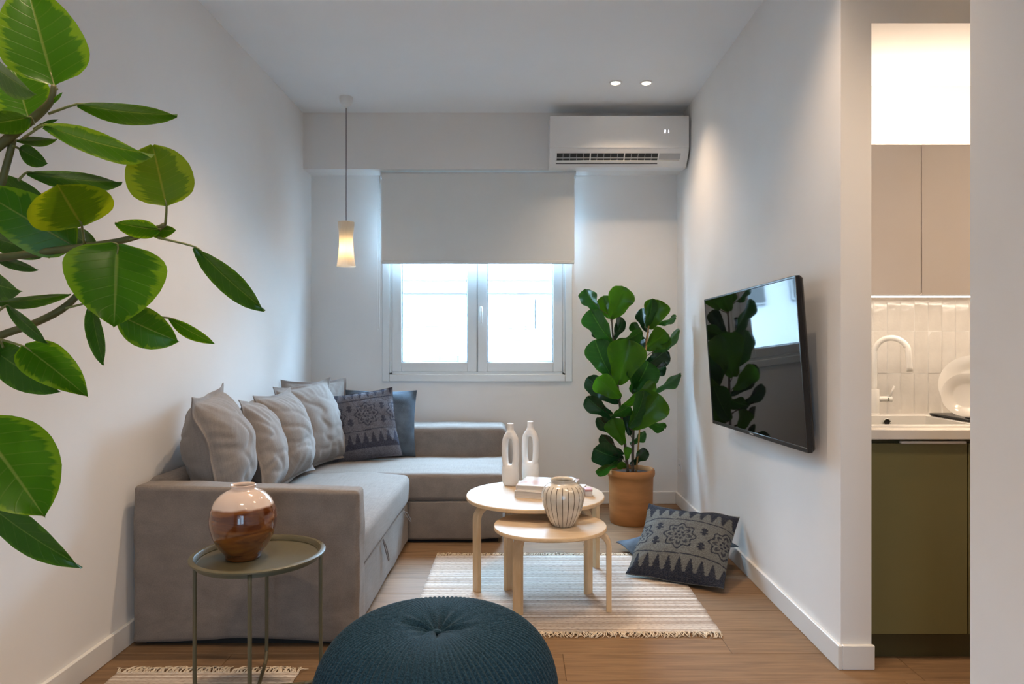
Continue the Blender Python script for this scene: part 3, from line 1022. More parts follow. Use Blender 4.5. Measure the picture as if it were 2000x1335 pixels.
G = 'grey cushions along the sofa'
cushion((-1.345, 3.22, .437), 101, 9, 3, 'plump grey cushion with flapped seam, nearest the front armrest of the sofa', .55, .58, .30, seed=1, group=G, amp=.014, flange=.09)
cushion((-1.275, 3.62, .437), 101, 15, -2, 'grey cushion with a crumpled upright seam, second from the front armrest', .50, .52, .24, seed=2, group=G, amp=.013, flange=.08)
cushion((-1.275, 3.98, .437), 84, 15, 2, 'smooth pale grey cushion third from the front armrest, right of the crumpled one', .50, .53, .26, seed=3, group=G, amp=.011)
cushion((-1.245, 4.38, .437), 66, 15, 4, 'broad grey cushion facing the room, directly left of the patterned blue cushion', .55, .56, .22, seed=4, group=G, amp=.010)
cushion((-1.345, 4.68, .43), 42, 10, 0, 'grey cushion at the back corner, standing tallest behind the other cushions', .48, .56, .16, seed=5, group=G, amp=.012)


def tri(x):
    return np.abs((x % 1.0) - .5) * 2


def rug_pattern(shift_v, shift_u, base, ink, flip=False, seedp=0, contrast=1.0):
    def fn(u, v):
        rs = np.random.RandomState(seedp)
        U, Vv = u - shift_u, v - shift_v
        dark = np.zeros_like(u)
        # star medallions in the middle band
        for cu in (-.95, 0.0, .95):
            du, dv = (U - cu), Vv
            r = np.hypot(du, dv)
            th = np.arctan2(dv, du)
            star = .30 * (1 + .13 * np.cos(8 * th))
            dark = np.maximum(dark, (np.abs(r - star) < .020) * (np.abs(Vv) < .42))
            inner = .185 * (1 + .22 * np.cos(8 * th))
            dark = np.maximum(dark, ((np.abs(r - inner) < .034) & (np.cos(8 * th) > -.55)) * .9)
            dark = np.maximum(dark, (np.abs(r - .085) < .026) * (np.cos(6 * th + .4) > -.4))
            dark = np.maximum(dark, r < .028)
        for cu in (-.48, .48):
            for cv in (-.20, .20):
                du, dv = np.abs(U - cu), Vv - cv
                dark = np.maximum(dark, ((du < .035) & (np.abs(dv) < .10)) | ((du < .085) & (np.abs(dv + .03) < .026)) | ((du < .065) & (np.abs(dv - .05) < .024)))
        for lv in (-.46, .46):
            dark = np.maximum(dark, np.abs(Vv - lv - .015 * np.sin(U * 3)) < .014)
        # rows of little trees
        for (lv, sg) in ((-.84, 1), (.84, -1)):
            y_ = (Vv - lv) * sg
            hgt = .30
            x_ = tri(U * 4.4)
            step = np.floor(y_ / hgt * 4) / 4
            dark = np.maximum(dark, ((y_ > 0) & (y_ < hgt) & (x_ < (1.0 - .95 * step) * (1 - .5 * ((y_ / hgt * 4) % 1)))))
            dark = np.maximum(dark, (y_ <= .02) & (y_ > -.14))
        for (cu, cv) in ((-.85, 1.05), (.85, 1.05), (0, 1.12)):
            dark = np.maximum(dark, (np.hypot((U - cu) * 1.0, (Vv - cv) * 1.4) < .16) & (rs.rand(len(u)) > .25))
        dark = dark.astype(float) * contrast
        dark = np.clip(dark * rs.uniform(.72, 1.0, len(u)), 0, 1)
        b_ = np.array(base)[None, :] * rs.uniform(.80, 1.18, (len(u), 1))
        i_ = np.array(ink)[None, :] * rs.uniform(.75, 1.25, (len(u), 1))
        return b_ * (1 - dark[:, None]) + i_ * dark[:, None]
    return fn


cushion((-1.035, 4.60, .437), 14, 18, 7, 'blue grey cushion with woven star and tree pattern on the sofa', .46, .48, .15, 120, 6, 'pattern', 0.015,
        rug_pattern(.28, .12, (.115, .115, .135), (.018, .022, .042), seedp=1, contrast=.85), pinch=.06, amp=.004)
cushion((-.965, 4.79, .437), 8, 12, -1, 'plain faded blue cushion behind the patterned one on the sofa', .50, .47, .14, 44, 7, 'blue_cloth', 0.02, pinch=.06, amp=.005)

# cushions on the floor by the television wall
cushion((.787, 3.475, .022), -24, 57, -3, 'woven grey and navy star patterned cushion leaning on the floor by the wall', .50, .50, .15, 150, 8, 'pattern', 0.012,
        rug_pattern(-.02, -.05, (.135, .135, .126), (.012, .015, .030), seedp=2), pinch=.05, amp=.004)
V, Fc, cols = cushion_mesh(.50, .50, .13, 44, .02, .07, .004, 11)
o = put('cushion', mesh_data('cushion', V, Fc, M['blue_cloth']))
o.rotation_euler = (PI / 2 + .02, -.17, math.radians(17))
o.location = (.885, 3.93, .074)
tag(o, 'plain faded blue cushion lying flat beneath the patterned floor cushion', 'cushion')

# ------------------------------------------------------------------ rugs
def rug_mat(name, seed):
    m, nt, bs, out = new_mat(name)
    tc = N(nt, 'ShaderNodeTexCoord')
    mp = N(nt, 'ShaderNodeMapping'); mp.inputs['Scale'].default_value = (.45, 55, 0); mp.inputs['Location'].default_value = (seed, seed, 0)
    nt.links.new(tc.outputs['Object'], mp.inputs[0])
    nz = N(nt, 'ShaderNodeTexNoise', i_Scale=1.0, i_Detail=2.0); nt.links.new(mp.outputs[0], nz.inputs['Vector'])
    r = ramp(nt, nz.outputs['Fac'], [(0.36, (.36, .275, .215)), (0.44, (.47, .385, .315)), (0.53, (.56, .48, .41)), (0.62, (.72, .66, .60))])
    mp2 = N(nt, 'ShaderNodeMapping'); mp2.inputs['Scale'].default_value = (50, 330, 0)
    nt.links.new(tc.outputs['Object'], mp2.inputs[0])
    n2 = N(nt, 'ShaderNodeTexNoise', i_Scale=1.0, i_Detail=2.0); nt.links.new(mp2.outputs[0], n2.inputs['Vector'])
    r2 = ramp(nt, n2.outputs['Fac'], [(0.28, (.45, .42, .42)), (0.5, (1, 1, 1)), (.75, (1.12, 1.1, 1.08))])
    mx = N(nt, 'ShaderNodeMix', data_type='RGBA', blend_type='MULTIPLY'); mx.inputs[0].default_value = 1.0
    nt.links.new(r.outputs[0], mx.inputs[6]); nt.links.new(r2.outputs[0], mx.inputs[7])
    nt.links.new(mx.outputs[2], bs.inputs['Base Color'])
    bs.inputs['Roughness'].default_value = .95
    ad = N(nt, 'ShaderNodeMath', operation='ADD'); nt.links.new(n2.outputs['Fac'], ad.inputs[0]); nt.links.new(nz.outputs['Fac'], ad.inputs[1])
    b = N(nt, 'ShaderNodeBump', i_Strength=.7, i_Distance=.004); nt.links.new(ad.outputs[0], b.inputs['Height']); nt.links.new(b.outputs[0], bs.inputs['Normal'])
    return m


M['fringe'] = mat('cream_fringe', (.66, .55, .42), .95, .15, 60.0)


def rug(name, x0, x1, y0, y1, label, seed, edges=('front', 'back'), skew=0.0):
    t = thing(name, ((x0 + x1) / 2, (y0 + y1) / 2, 0), label, 'rug')
    rr = random.Random(seed)
    V, Fc = [], []
    nx, ny = 60, 60
    for s_ in (0, 1):
        for j in range(ny + 1):
            for i in range(nx + 1):
                u, v = i / nx, j / ny
                x = x0 + (x1 - x0) * u + skew * (v - .5)
                y = y0 + (y1 - y0) * v
                if i in (0, nx): x += .006 * noise.noise(Vector((y * 16, seed, i)))
                z = .0008 if s_ == 0 else .0065 + .0012 * noise.noise(Vector((x * 5, y * 26, seed)))
                V.append((x, y, z))
    st = (nx + 1) * (ny + 1)
    for s_ in (0, 1):
        for j in range(ny):
            for i in range(nx):
                q = s_ * st + j * (nx + 1) + i
                f = (q, q + 1, q + nx + 2, q + nx + 1)
                Fc.append(f if s_ else tuple(reversed(f)))
    e = [i for i in range(nx + 1)] + [j * (nx + 1) + nx for j in range(1, ny + 1)] + [ny * (nx + 1) + i for i in range(nx - 1, -1, -1)] + [j * (nx + 1) for j in range(ny - 1, 0, -1)]
    for i in range(len(e)):
        p, q = e[i], e[(i + 1) % len(e)]
        Fc.append((p, q, q + st, p + st))
    put('woven_field', mesh_data('woven_field', V, Fc, rug_mat(name + '_stripes', seed)), t)
    for ed in edges:
        sg, ye = (-1, y0) if ed == 'front' else (1, y1)
        off = skew * (-.5 if ed == 'front' else .5)
        b = MB()
        x = x0 + .006
        while x < x1:
            for q in range(rr.choice((2, 3, 3))):
                a = rr.uniform(-.030, .030)
                L = rr.uniform(.030, .056)
                xs = x + rr.uniform(-.006, .006) + off
                b.tube([(xs, ye - sg * .003, .005), (xs + a * .25, ye + sg * L * .35, .007 + rr.uniform(0, .006)), (xs + a * .7 + rr.uniform(-.01, .01), ye + sg * L * .75, .006 + rr.uniform(0, .004)), (xs + a + rr.uniform(-.012, .012), ye + sg * L, .003)],
                       [.0022, .0024, .0020, .0012], 4, smooth=2)
            b.tube([(x + off, ye, .004), (x + off, ye + sg * .010, .007)], [.004, .003], 6, smooth=1)
            x += rr.uniform(.010, .017)
        tag(b.build('fringe', M['fringe'], t), kind='stuff')
    return t


rug('woven_rug', -.475, .850, 2.915, 3.965, 'cream striped woven rug with fringes under the coffee tables', 5)
rug('woven_rug', -1.485, -.815, 1.35, 2.555, 'cream striped woven rug under the olive tray table', 9)

# ------------------------------------------------------------------ coffee tables
def disc_top(name, cx, cy, rx, ry, z1, th, parent, m, rim_m, rot=0.0, k=2.2):
    n = 72
    pr = [(.0, -th), (.97, -th), (.99, -th * .92), (1.0, -th * .75), (1.0, -th * .22), (.992, -th * .05), (.975, 0), (0, 0)]
    v, f, mi = [], [], []
    for (r, z) in pr:
        for q in range(n):
            a = 2 * PI * q / n
            ca, sa = math.cos(a), math.sin(a)
            e = (abs(ca) ** k + abs(sa) ** k) ** (-1 / k)
            x, y = rx * r * e * ca, ry * r * e * sa
            x, y = x * math.cos(rot) - y * math.sin(rot), x * math.sin(rot) + y * math.cos(rot)
            v.append((cx + x, cy + y, z1 + z))
    for i in range(len(pr) - 1):
        for q in range(n):
            l = (q + 1) % n
            f.append((i * n + q, i * n + l, (i + 1) * n + l, (i + 1) * n + q))
            mi.append(0 if i >= 5 else 1)
    me = mesh_data(name, v, f, [m, rim_m], True, mi)
    me.set_sharp_from_angle(angle=math.radians(35))
    return put(name, me, parent)


def bent_leg(foot, ang, ztop, reach, parent, w=.046, th=.024, R=.075, z0=.0075):
    """L-shaped laminated leg: vertical strip that bends inward under the top"""
    out = Vector((math.cos(ang), math.sin(ang), 0))
    side = Vector((-out.y, out.x, 0))
    foot = Vector((foot[0], foot[1], 0))
    path = [(0, z0), (0, ztop * .35), (0, ztop - R - .0)]
    for q in range(1, 9):
        a = q / 8 * PI / 2
        path.append((-R * (1 - math.cos(a)), ztop - R + R * math.sin(a)))
    path.append((-reach, ztop))
    b = MB()
    v, f = [], []
    for i, (o_, z) in enumerate(path):
        p0 = path[max(i - 1, 0)]; p1 = path[min(i + 1, len(path) - 1)]
        d = Vector((p1[0] - p0[0], p1[1] - p0[1])).normalized()
        nn = Vector((d.y, -d.x))           # points outward on the vertical part
        for (sw, sn) in ((-1, 0), (-.86, .0), (.86, .0), (1, 0), (1, -1), (-1, -1)):
            pass
        for (sw, sn) in ((-1, -.15), (-.88, 0), (.88, 0), (1, -.15), (1, -.85), (.88, -1), (-.88, -1), (-1, -.85)):
            oo, zz = o_ + nn.x * sn * th, z + nn.y * sn * th
            v.append(foot + out * oo + side * (sw * w / 2) + Vector((0, 0, zz)))
    m = 8
    for i in range(len(path) - 1):
        for q in range(m):
            l = (q + 1) % m
            f.append((i * m + q, i * m + l, (i + 1) * m + l, (i + 1) * m + q))
    f += [tuple(reversed(range(m))), tuple((len(path) - 1) * m + q for q in range(m))]
    b.add(v, f)
    return b.build('leg', M['birch'], parent, True, 35)


zt1, zt2 = .452, .392
t1 = thing('coffee_table', (.08, 3.55, 0), 'larger round birch coffee table with three bent legs, holding books', 'table', 'nesting birch tables')
disc_top('table_top', .082, 3.545, .352, .345, zt1, .022, t1, M['birch_top'], M['birch'], 0, 2.15)
for (fx, fy, a) in ((-.217, 3.385, 215), (.345, 3.355, 318), (.428, 3.76, 22)):
    bent_leg((fx, fy), math.radians(a), zt1 - .0215, .17, t1)
t2 = thing('coffee_table', (.14, 3.17, 0), 'smaller round birch coffee table tucked in front, holding the striped vase', 'table', 'nesting birch tables')
disc_top('table_top', .142, 3.175, .258, .238, zt2, .020, t2, M['birch_top'], M['birch'], 0, 2.15)
for (fx, fy, a) in ((-.012, 3.095, 236), (.420, 3.145, -6), (-.060, 3.425, 128)):
    bent_leg((fx, fy), math.radians(a), zt2 - .0195, .13, t2)

# loop vases
def loop_vase(loc, yaw, label):
    b = MB()
    n = 20

    def ring(cx, z, rx, ry):
        return [(cx + rx * math.cos(2 * PI * q / n), ry * math.sin(2 * PI * q / n), z) for q in range(n)]

    def loft(rings):
        v, f = [], []
        for r in rings: v += r
        for i in range(len(rings) - 1):
            for q in range(n):
                l = (q + 1) % n
                f.append((i * n + q, i * n + l, (i + 1) * n + l, (i + 1) * n + q))
        f += [tuple(reversed(range(n))), tuple((len(rings) - 1) * n + q for q in range(n))]
        b.add(v, f)

    loft([ring(0, 0, .034, .030), ring(0, .004, .040, .034), ring(0, .02, .046, .034), ring(0, .05, .049, .033), ring(0, .095, .049, .027), ring(0, .112, .045, .021)])
    loft([ring(0, .255, .034, .020), ring(0, .275, .035, .022), ring(0, .290, .024, .024), ring(0, .300, .018, .018), ring(0, .325, .0165, .0165), ring(0, .337, .018, .018)])
    # the ring around the oval hole
    pts = []
    for q in range(33):
        a = 2 * PI * q / 32
        z = .183 + (.088 if abs(math.sin(a)) > 0 else 0) * (abs(math.sin(a)) ** .75) * (1 if math.sin(a) >= 0 else -1)
        pts.append((.0325 * (abs(math.cos(a)) ** .55) * (1 if math.cos(a) >= 0 else -1), 0, z))
    v, f = [], []
    m = 12
    for i, p in enumerate(pts[:-1]):
        p0, p1 = Vector(pts[i - 1]), Vector(pts[(i + 1) % 32])
        d = (p1 - p0).normalized()
        s = Vector((0, 1, 0)); o_ = d.cross(s).normalized()
        for q in range(m):
            a = 2 * PI * q / m
            v.append(Vector(p) + s * (.023 * math.cos(a)) + o_ * (.017 * math.sin(a)))
    for i in range(32):
        for q in range(m):
            l = (q + 1) % m; j = (i + 1) % 32
            f.append((i * m + q, j * m + q, j * m + l, i * m + l))
    b.add(v, f)
    o = b.build('loop_vase', M['white_ceramic'])
    md = o.modifiers.new('fuse', 'REMESH'); md.mode = 'VOXEL'; md.voxel_size = .0035; md.use_smooth_shade = True
    md = o.modifiers.new('smooth', 'SMOOTH'); md.iterations = 8; md.factor = .5
    dg = bpy.context.evaluated_depsgraph_get()
    me = bpy.data.meshes.new_from_object(o.evaluated_get(dg))
    o.modifiers.clear()
    o.data = me
    o.location = loc
    o.rotation_euler = (0, 0, yaw)
    return tag(o, label, 'vase', 'white loop vases')


loop_vase((-.047, 3.755, zt1), math.radians(-20), 'matt white bottle vase with oval hole, on the coffee table nearest the sofa')
loop_vase((.062, 3.845, zt1), math.radians(-18), 'matt white bottle vase with oval hole, standing behind the books')

# books
def book(name, cx, cy, z0, w, d, h, yaw, cover_m, label, group):
    t = thing(name, (cx, cy, z0), label, 'book', group)
    R = Matrix.Translation((cx, cy, z0)) @ Matrix.Rotation(yaw, 4, 'Z')
    pg = MB().box(-w / 2 + .004, w / 2 - .004, -d / 2 + .002, d / 2 - .004, .003, h - .003)
    pg.v = [R @ q for q in pg.v]
    pg.build('pages', M['paper'], t, False)
    c = MB().bbox(-w / 2, w / 2, -d / 2, d / 2, 0, .0028, .001).bbox(-w / 2, w / 2, -d / 2, d / 2, h - .0028, h, .001).bbox(-w / 2, -w / 2 + .003, -d / 2, d / 2, 0.0005, h - .0005, .001)
    c.v = [R @ q for q in c.v]
    c.build('cover', cover_m, t, False)


m, nt, bs, out = new_mat('book_paper')
co = coords(nt, (1, 1, 900)); nz = N(nt, 'ShaderNodeTexNoise', i_Scale=1.0); nt.links.new(co, nz.inputs['Vector'])
r = ramp(nt, nz.outputs['Fac'], [(.3, (.48, .42, .36)), (.7, (.66, .60, .53))]); nt.links.new(r.outputs[0], bs.inputs['Base Color']); bs.inputs['Roughness'].default_value = .8
M['paper'] = m
m, nt, bs, out = new_mat('magazine_cover')
co = coords(nt, (9, 9, 9)); nz = N(nt, 'ShaderNodeTexNoise', i_Scale=1.0, i_Detail=3.0); nt.links.new(co, nz.inputs['Vector'])
r = ramp(nt, nz.outputs['Fac'], [(.34, (.36, .33, .36)), (.44, (.60, .55, .53)), (.55, (.66, .62, .59)), (.66, (.62, .42, .38))]); nt.links.new(r.outputs[0], bs.inputs['Base Color'])
bs.inputs['Roughness'].default_value = .22; bs.inputs['Coat Weight'].default_value = .4
M['magazine'] = m
M['white_cover'] = mat('pale_book_cover', (.58, .53, .49), .4, .12, 12.0)
M['pink'] = mat('pink_book_cover', (.50, .26, .25), .5, .06, 12.0)
yawb = math.radians(-17)
book('book', .165, 3.535, zt1, .315, .26, .034, yawb, M['white_cover'], 'thick pale book lying at the bottom of the pair on the coffee table', 'books on the coffee table')
book('book', .150, 3.545, zt1 + .0345, .285, .235, .026, yawb + .05, M['magazine'], 'glossy photo-covered book lying on top of the pale book', 'books on the coffee table')
t = thing('small_box', (.335, 3.50, zt1), 'small pink topped box at the right end of the book stack', 'box')
MB().bbox(.332, .368, 3.475, 3.535, zt1, zt1 + .026, .002).build('body', M['white_cover'], t, True, 40)
MB().bbox(.331, .369, 3.474, 3.536, zt1 + .026, zt1 + .036, .002).build('lid', M['pink'], t, True, 40)

# striped vase
m, nt, bs, out = new_mat('striped_glaze')
tc = N(nt, 'ShaderNodeTexCoord'); sp = N(nt, 'ShaderNodeSeparateXYZ'); nt.links.new(tc.outputs['Object'], sp.inputs[0])
at = N(nt, 'ShaderNodeMath', operation='ARCTAN2'); nt.links.new(sp.outputs[1], at.inputs[0]); nt.links.new(sp.outputs[0], at.inputs[1])
mu = N(nt, 'ShaderNodeMath', operation='MULTIPLY_ADD'); nt.links.new(at.outputs[0], mu.inputs[0]); mu.inputs[1].default_value = 22 / (2 * PI); mu.inputs[2].default_value = 50.3
fr = N(nt, 'ShaderNodeMath', operation='FRACT'); nt.links.new(mu.outputs[0], fr.inputs[0])
sb = N(nt, 'ShaderNodeMath', operation='SUBTRACT'); nt.links.new(fr.outputs[0], sb.inputs[0]); sb.inputs[1].default_value = .5
ab = N(nt, 'ShaderNodeMath', operation='ABSOLUTE'); nt.links.new(sb.outputs[0], ab.inputs[0])
lt = N(nt, 'ShaderNodeMath', operation='LESS_THAN'); nt.links.new(ab.outputs[0], lt.inputs[0]); lt.inputs[1].default_value = .065
lz = N(nt, 'ShaderNodeMath', operation='LESS_THAN'); nt.links.new(sp.outputs[2], lz.inputs[0]); lz.inputs[1].default_value = .185
an = N(nt, 'ShaderNodeMath', operation='MULTIPLY'); nt.links.new(lt.outputs[0], an.inputs[0]); nt.links.new(lz.outputs[0], an.inputs[1])
nz = N(nt, 'ShaderNodeTexNoise', i_Scale=30.0, i_Detail=4.0); nt.links.new(tc.outputs['Object'], nz.inputs['Vector'])
r = ramp(nt, nz.outputs['Fac'], [(.3, (.56, .48, .375)), (.7, (.70, .62, .51))])
mx = N(nt, 'ShaderNodeMix', data_type='RGBA'); nt.links.new(an.outputs[0], mx.inputs[0]); nt.links.new(r.outputs[0], mx.inputs[6]); mx.inputs[7].default_value = (.085, .06, .04, 1)
nt.links.new(mx.outputs[2], bs.inputs['Base Color']); bs.inputs['Roughness'].default_value = .2; bs.inputs['Coat Weight'].default_value = .5
prof = [(.0, .0), (.044, .0), (.049, .003), (.062, .022), (.080, .058), (.092, .095), (.0985, .130), (.0965, .155), (.086, .176), (.068, .190), (.055, .196), (.054, .203), (.058, .209), (.0575, .212), (.052, .211), (.048, .204), (.050, .192), (.070, .178), (.086, .150), (.085, .12), (.06, .05), (.0, .03)]
o = MB().lathe(prof, n=72).build('striped_vase', m, None, True, 60)
o.location = (.200, 3.155, zt2)
tag(o, 'round cream vase with dark vertical stripes on the smaller coffee table', 'vase')

# ------------------------------------------------------------------ tray table with brown vase
tx, ty, tz, tr_ = -.915, 2.43, .490, .226
tt = thing('tray_table', (tx, ty, 0), 'round olive metal tray table in front of the sofa armrest', 'table')
prof = [(.0, -.020), (.196, -.020), (.200, -.0185), (.206, -.004), (.210, .0), (.222, -.0005), (.226, -.003), (.226, -.008), (.222, -.0085), (.211, -.005), (.2035, -.021), (.199, -.0235), (.0, -.0235)]
MB().lathe(prof, (tx, ty, tz), 96).build('tray', M['olive'], tt, True, 40)
b1, b2 = None, None
angs = [math.radians(a) for a in (193, 283, 13, 103)]
lr = .209


def lpos(a, r=lr): return Vector((tx + r * math.cos(a), ty + r * math.sin(a), 0))


for i, (a, a2, zb) in enumerate(((angs[0], angs[2], .010), (angs[1], angs[3], .022))):
    p, q = lpos(a), lpos(a2)
    zt = tz - .012
    for w in (p, q):
        inn = (Vector((tx, ty, 0)) - w).normalized()
        b = MB().tube([w + Vector((0, 0, zt)), w + Vector((0, 0, .25)), w + Vector((0, 0, zb + .05)), w + inn * .008 + Vector((0, 0, zb + .022)), w + inn * .028 + Vector((0, 0, zb + .004)), w + inn * .055 + Vector((0, 0, zb))], .0068, 10, smooth=4)
        b.build('leg', M['olive'], tt)
    inn = (q - p).normalized()
    MB().tube([p + inn * .05 + Vector((0, 0, zb)), q - inn * .05 + Vector((0, 0, zb))], .0066, 10).build('floor_bar', M['olive'], tt)
MB().lathe([(.2005, -.026), (.2075, -.026), (.2075, -.014), (.2005, -.014)], (tx, ty, tz), 64, close=True).build('support_ring', M['olive'], tt, True, 40)

m, nt, bs, out = new_mat('brown_dipped_glaze')
tc = N(nt, 'ShaderNodeTexCoord'); sp = N(nt, 'ShaderNodeSeparateXYZ'); nt.links.new(tc.outputs['Object'], sp.inputs[0])
nz = N(nt, 'ShaderNodeTexNoise', i_Scale=9.0, i_Detail=3.0); nt.links.new(tc.outputs['Object'], nz.inputs['Vector'])
ma = N(nt, 'ShaderNodeMath', operation='MULTIPLY_ADD'); nt.links.new(nz.outputs['Fac'], ma.inputs[0]); ma.inputs[1].default_value = .030; nt.links.new(sp.outputs[2], ma.inputs[2])
cream = ramp(nt, ma.outputs[0], [(.197, (0., 0., 0.)), (.203, (1., 1., 1.))])
mp = N(nt, 'ShaderNodeMapping'); mp.inputs['Scale'].default_value = (5, 5, 26); mp.inputs['Rotation'].default_value = (.35, .2, 0); nt.links.new(tc.outputs['Object'], mp.inputs[0])
n2 = N(nt, 'ShaderNodeTexNoise', i_Scale=1.0, i_Detail=3.0, i_Distortion=.8); nt.links.new(mp.outputs[0], n2.inputs['Vector'])
br = ramp(nt, n2.outputs['Fac'], [(.36, (.085, .022, .006)), (.50, (.185, .056, .011)), (.70, (.275, .095, .016))])
mx = N(nt, 'ShaderNodeMix', data_type='RGBA'); nt.links.new(cream.outputs[0], mx.inputs[0]); nt.links.new(br.outputs[0], mx.inputs[6]); mx.inputs[7].default_value = (.66, .51, .42, 1)
nt.links.new(mx.outputs[2], bs.inputs['Base Color']); bs.inputs['Roughness'].default_value = .10; bs.inputs['Coat Weight'].default_value = .8; bs.inputs['Coat Roughness'].default_value = .03
prof = [(.0, .0), (.052, .0), (.058, .003), (.059, .012), (.066, .024), (.086, .048), (.102, .080), (.1115, .118), (.1125, .142), (.108, .172), (.094, .204), (.074, .225), (.052, .238), (.0415, .243), (.0405, .249), (.043, .256), (.041, .258), (.036, .254), (.0345, .244), (.05, .230), (.085, .200), (.098, .15), (.09, .09), (.05, .03), (.0, .02)]
o = MB().lathe(prof, n=80).build('dipped_vase', m, None, True, 60)
o.location = (-.968, 2.425, tz - .0200)
tag(o, 'round glossy brown vase with cream shoulders on the olive tray table', 'vase')

# ------------------------------------------------------------------ knitted pouf
m, nt, bs, out = new_mat('petrol_knit')
co = coords(nt)
nz = N(nt, 'ShaderNodeTexNoise', i_Scale=220.0, i_Detail=2.0); nt.links.new(co, nz.inputs['Vector'])
r = ramp(nt, nz.outputs['Fac'], [(.3, (.005, .018, .029)), (.7, (.020, .054, .083))]); nt.links.new(r.outputs[0], bs.inputs['Base Color'])
bs.inputs['Roughness'].default_value = .95; bs.inputs['Specular IOR Level'].default_value = .1; bs.inputs['Sheen Weight'].default_value = .06
b = N(nt, 'ShaderNodeBump', i_Strength=.8, i_Distance=.004); nt.links.new(nz.outputs['Fac'], b.inputs['Height']); nt.links.new(b.outputs[0], bs.inputs['Normal'])
PC = (-.238, 2.0)
pr, ph = .352, .418
nrib, sub = 104, 6
n = nrib * sub
V, Fc = [], []
prf = []
for i in range(46):
    a = i / 45
    # top dimple to underside
    if a < .16:
        t = a / .16
        r0 = .012 + .115 * t
        z0 = ph - .034 * (1 - t) ** 1.6 - .001
    else:
        t = (a - .16) / .84
        ang = t * 2.15
        r0 = .127 + (pr - .127) * math.sin(min(ang, PI / 2)) ** .92 if ang < PI / 2 else pr * (1 - .30 * ((ang - PI / 2) / .58) ** 2)
        z0 = .205 + (ph - .205) * math.cos(ang) ** 1.0 if ang < PI / 2 else .205 - .20 * math.sin((ang - PI / 2) / .58 * PI / 2)
        if ang < PI / 2:
            z0 = .205 + (ph - .205) * (1 - (1 - math.cos(ang)) ** 1.18)
    prf.append((r0, max(z0, .004), a))
for (r0, z0, a) in prf:
    for q in range(n):
        th = 2 * PI * q / n
        tw = th + .22 * a + .05 * math.sin(3 * th) * a
        rib = abs(math.sin(nrib * th / 2))
        amp = .0065 * min(1, max(0, (r0 - .06) / .2))
        pleat = math.cos(11 * th + .8) * .5 + .5 * math.cos(7 * th)
        pa = math.exp(-((r0 - .05) / .05) ** 2)
        rr = r0 * (1 + .010 * noise.noise(Vector((math.cos(th) * 1.5, math.sin(th) * 1.5, a * 3)))) + amp * (rib - .6)
        z = z0 + .011 * pa * pleat + amp * .9 * (rib - .6) * max(0, 1 - a * 1.2)
        V.append((PC[0] + rr * math.cos(tw), PC[1] + rr * math.sin(tw), max(z, .003)))
for i in range(len(prf) - 1):
    for q in range(n):
        l = (q + 1) % n
        Fc.append((i * n + q, (i + 1) * n + q, (i + 1) * n + l, i * n + l))
Fc.append(tuple((len(prf) - 1) * n + q for q in reversed(range(n)))[::-1])
Fc.append(tuple(range(n)))
pf = thing('knitted_pouf', (PC[0], PC[1], 0), 'round dark petrol knitted pouf at the bottom of the picture', 'pouf')
put('knit_cover', mesh_data('knit_cover', V, Fc, m), pf)
MB().lathe([(.0, .0), (.010, .0), (.013, .004), (.009, .008), (.0, .009)], (PC[0], PC[1], ph - .034), 16).build('tuft_button', m, pf)

# ------------------------------------------------------------------ television
# far/near corners seen in the photograph give the panel's plane; top leans out from the wall
c_tl, c_tr, c_br, c_bl = P(1380, 582, 3.94), P(1553, 540, 2.73), P(1580, 880, 2.75), P(1388, 828, 3.96)
tv_c = (c_tl + c_tr + c_br + c_bl) / 4
ex = ((c_tr - c_tl) + (c_br - c_bl)).normalized()      # along the screen towards the viewpoint
ez = ((c_tl - c_bl) + (c_tr - c_br))
ez = (ez - ex * ez.dot(ex)).normalized()
en = ex.cross(ez).normalized()
if en.x > 0: en = -en                                   # out of the screen, into the room
tw_, th_ = ((c_tr - c_tl).length + (c_br - c_bl).length) / 2, ((c_tl - c_bl).length + (c_tr - c_br).length) / 2
tvR = Matrix.Identity(4)
for i in range(3):
    tvR[i][0], tvR[i][1], tvR[i][2], tvR[i][3] = ex[i], -en[i], ez[i], tv_c[i]
tv = thing('television', tv_c, 'black flat television tilted on a bracket on the right wall', 'television')


def tvbox(name, x0, x1, y0, y1, z0, z1, m, bev=.003, parent=None):
    b = MB().bbox(x0, x1, y0, y1, z0, z1, bev)
    b.v = [tvR @ q for q in b.v]
    return b.build(name, m, parent or tv, True, 40)


hw, hh = tw_ / 2, th_ / 2
tvbox('screen', -hw + .009, hw - .009, .0005, .006, -hh + .018, hh - .009, M['screen'], .0005)
b = MB()
b.bbox(-hw, -hw + .010, -.002, .018, -hh, hh, .002).bbox(hw - .010, hw, -.002, .018, -hh, hh, .002)
b.bbox(-hw + .008, hw - .008, -.002, .018, hh - .010, hh, .002).bbox(-hw + .008, hw - .008, -.002, .018, -hh, -hh + .019, .002)
b.v = [tvR @ q for q in b.v]
b.build('bezel', M['black'], tv, True, 40)
tvbox('back_cover', -hw + .002, hw - .002, .006, .034, -hh + .002, hh - .002, M['black'], .01)
tvbox('rear_housing', -hw + .12, hw - .10,   .033, .042, -hh + .02, hh * .45, M['black'], .01)
tvbox('maker_badge', -.022, .022, -.0030, -.0015, -hh + .005, -hh + .012, M['grey_plastic'], .0004)
b = MB()
b.bbox(XR - .0125, XR - .0005, tv_c.y - .16, tv_c.y + .16, 1.08, 1.32, .002)
b.tube([(XR - .008, tv_c.y - .10, 1.25), tv_c + Vector((.055, -.10, .06))], .011, 8).tube([(XR - .008, tv_c.y + .10, 1.25), tv_c + Vector((.055, .10, .06))], .011, 8)
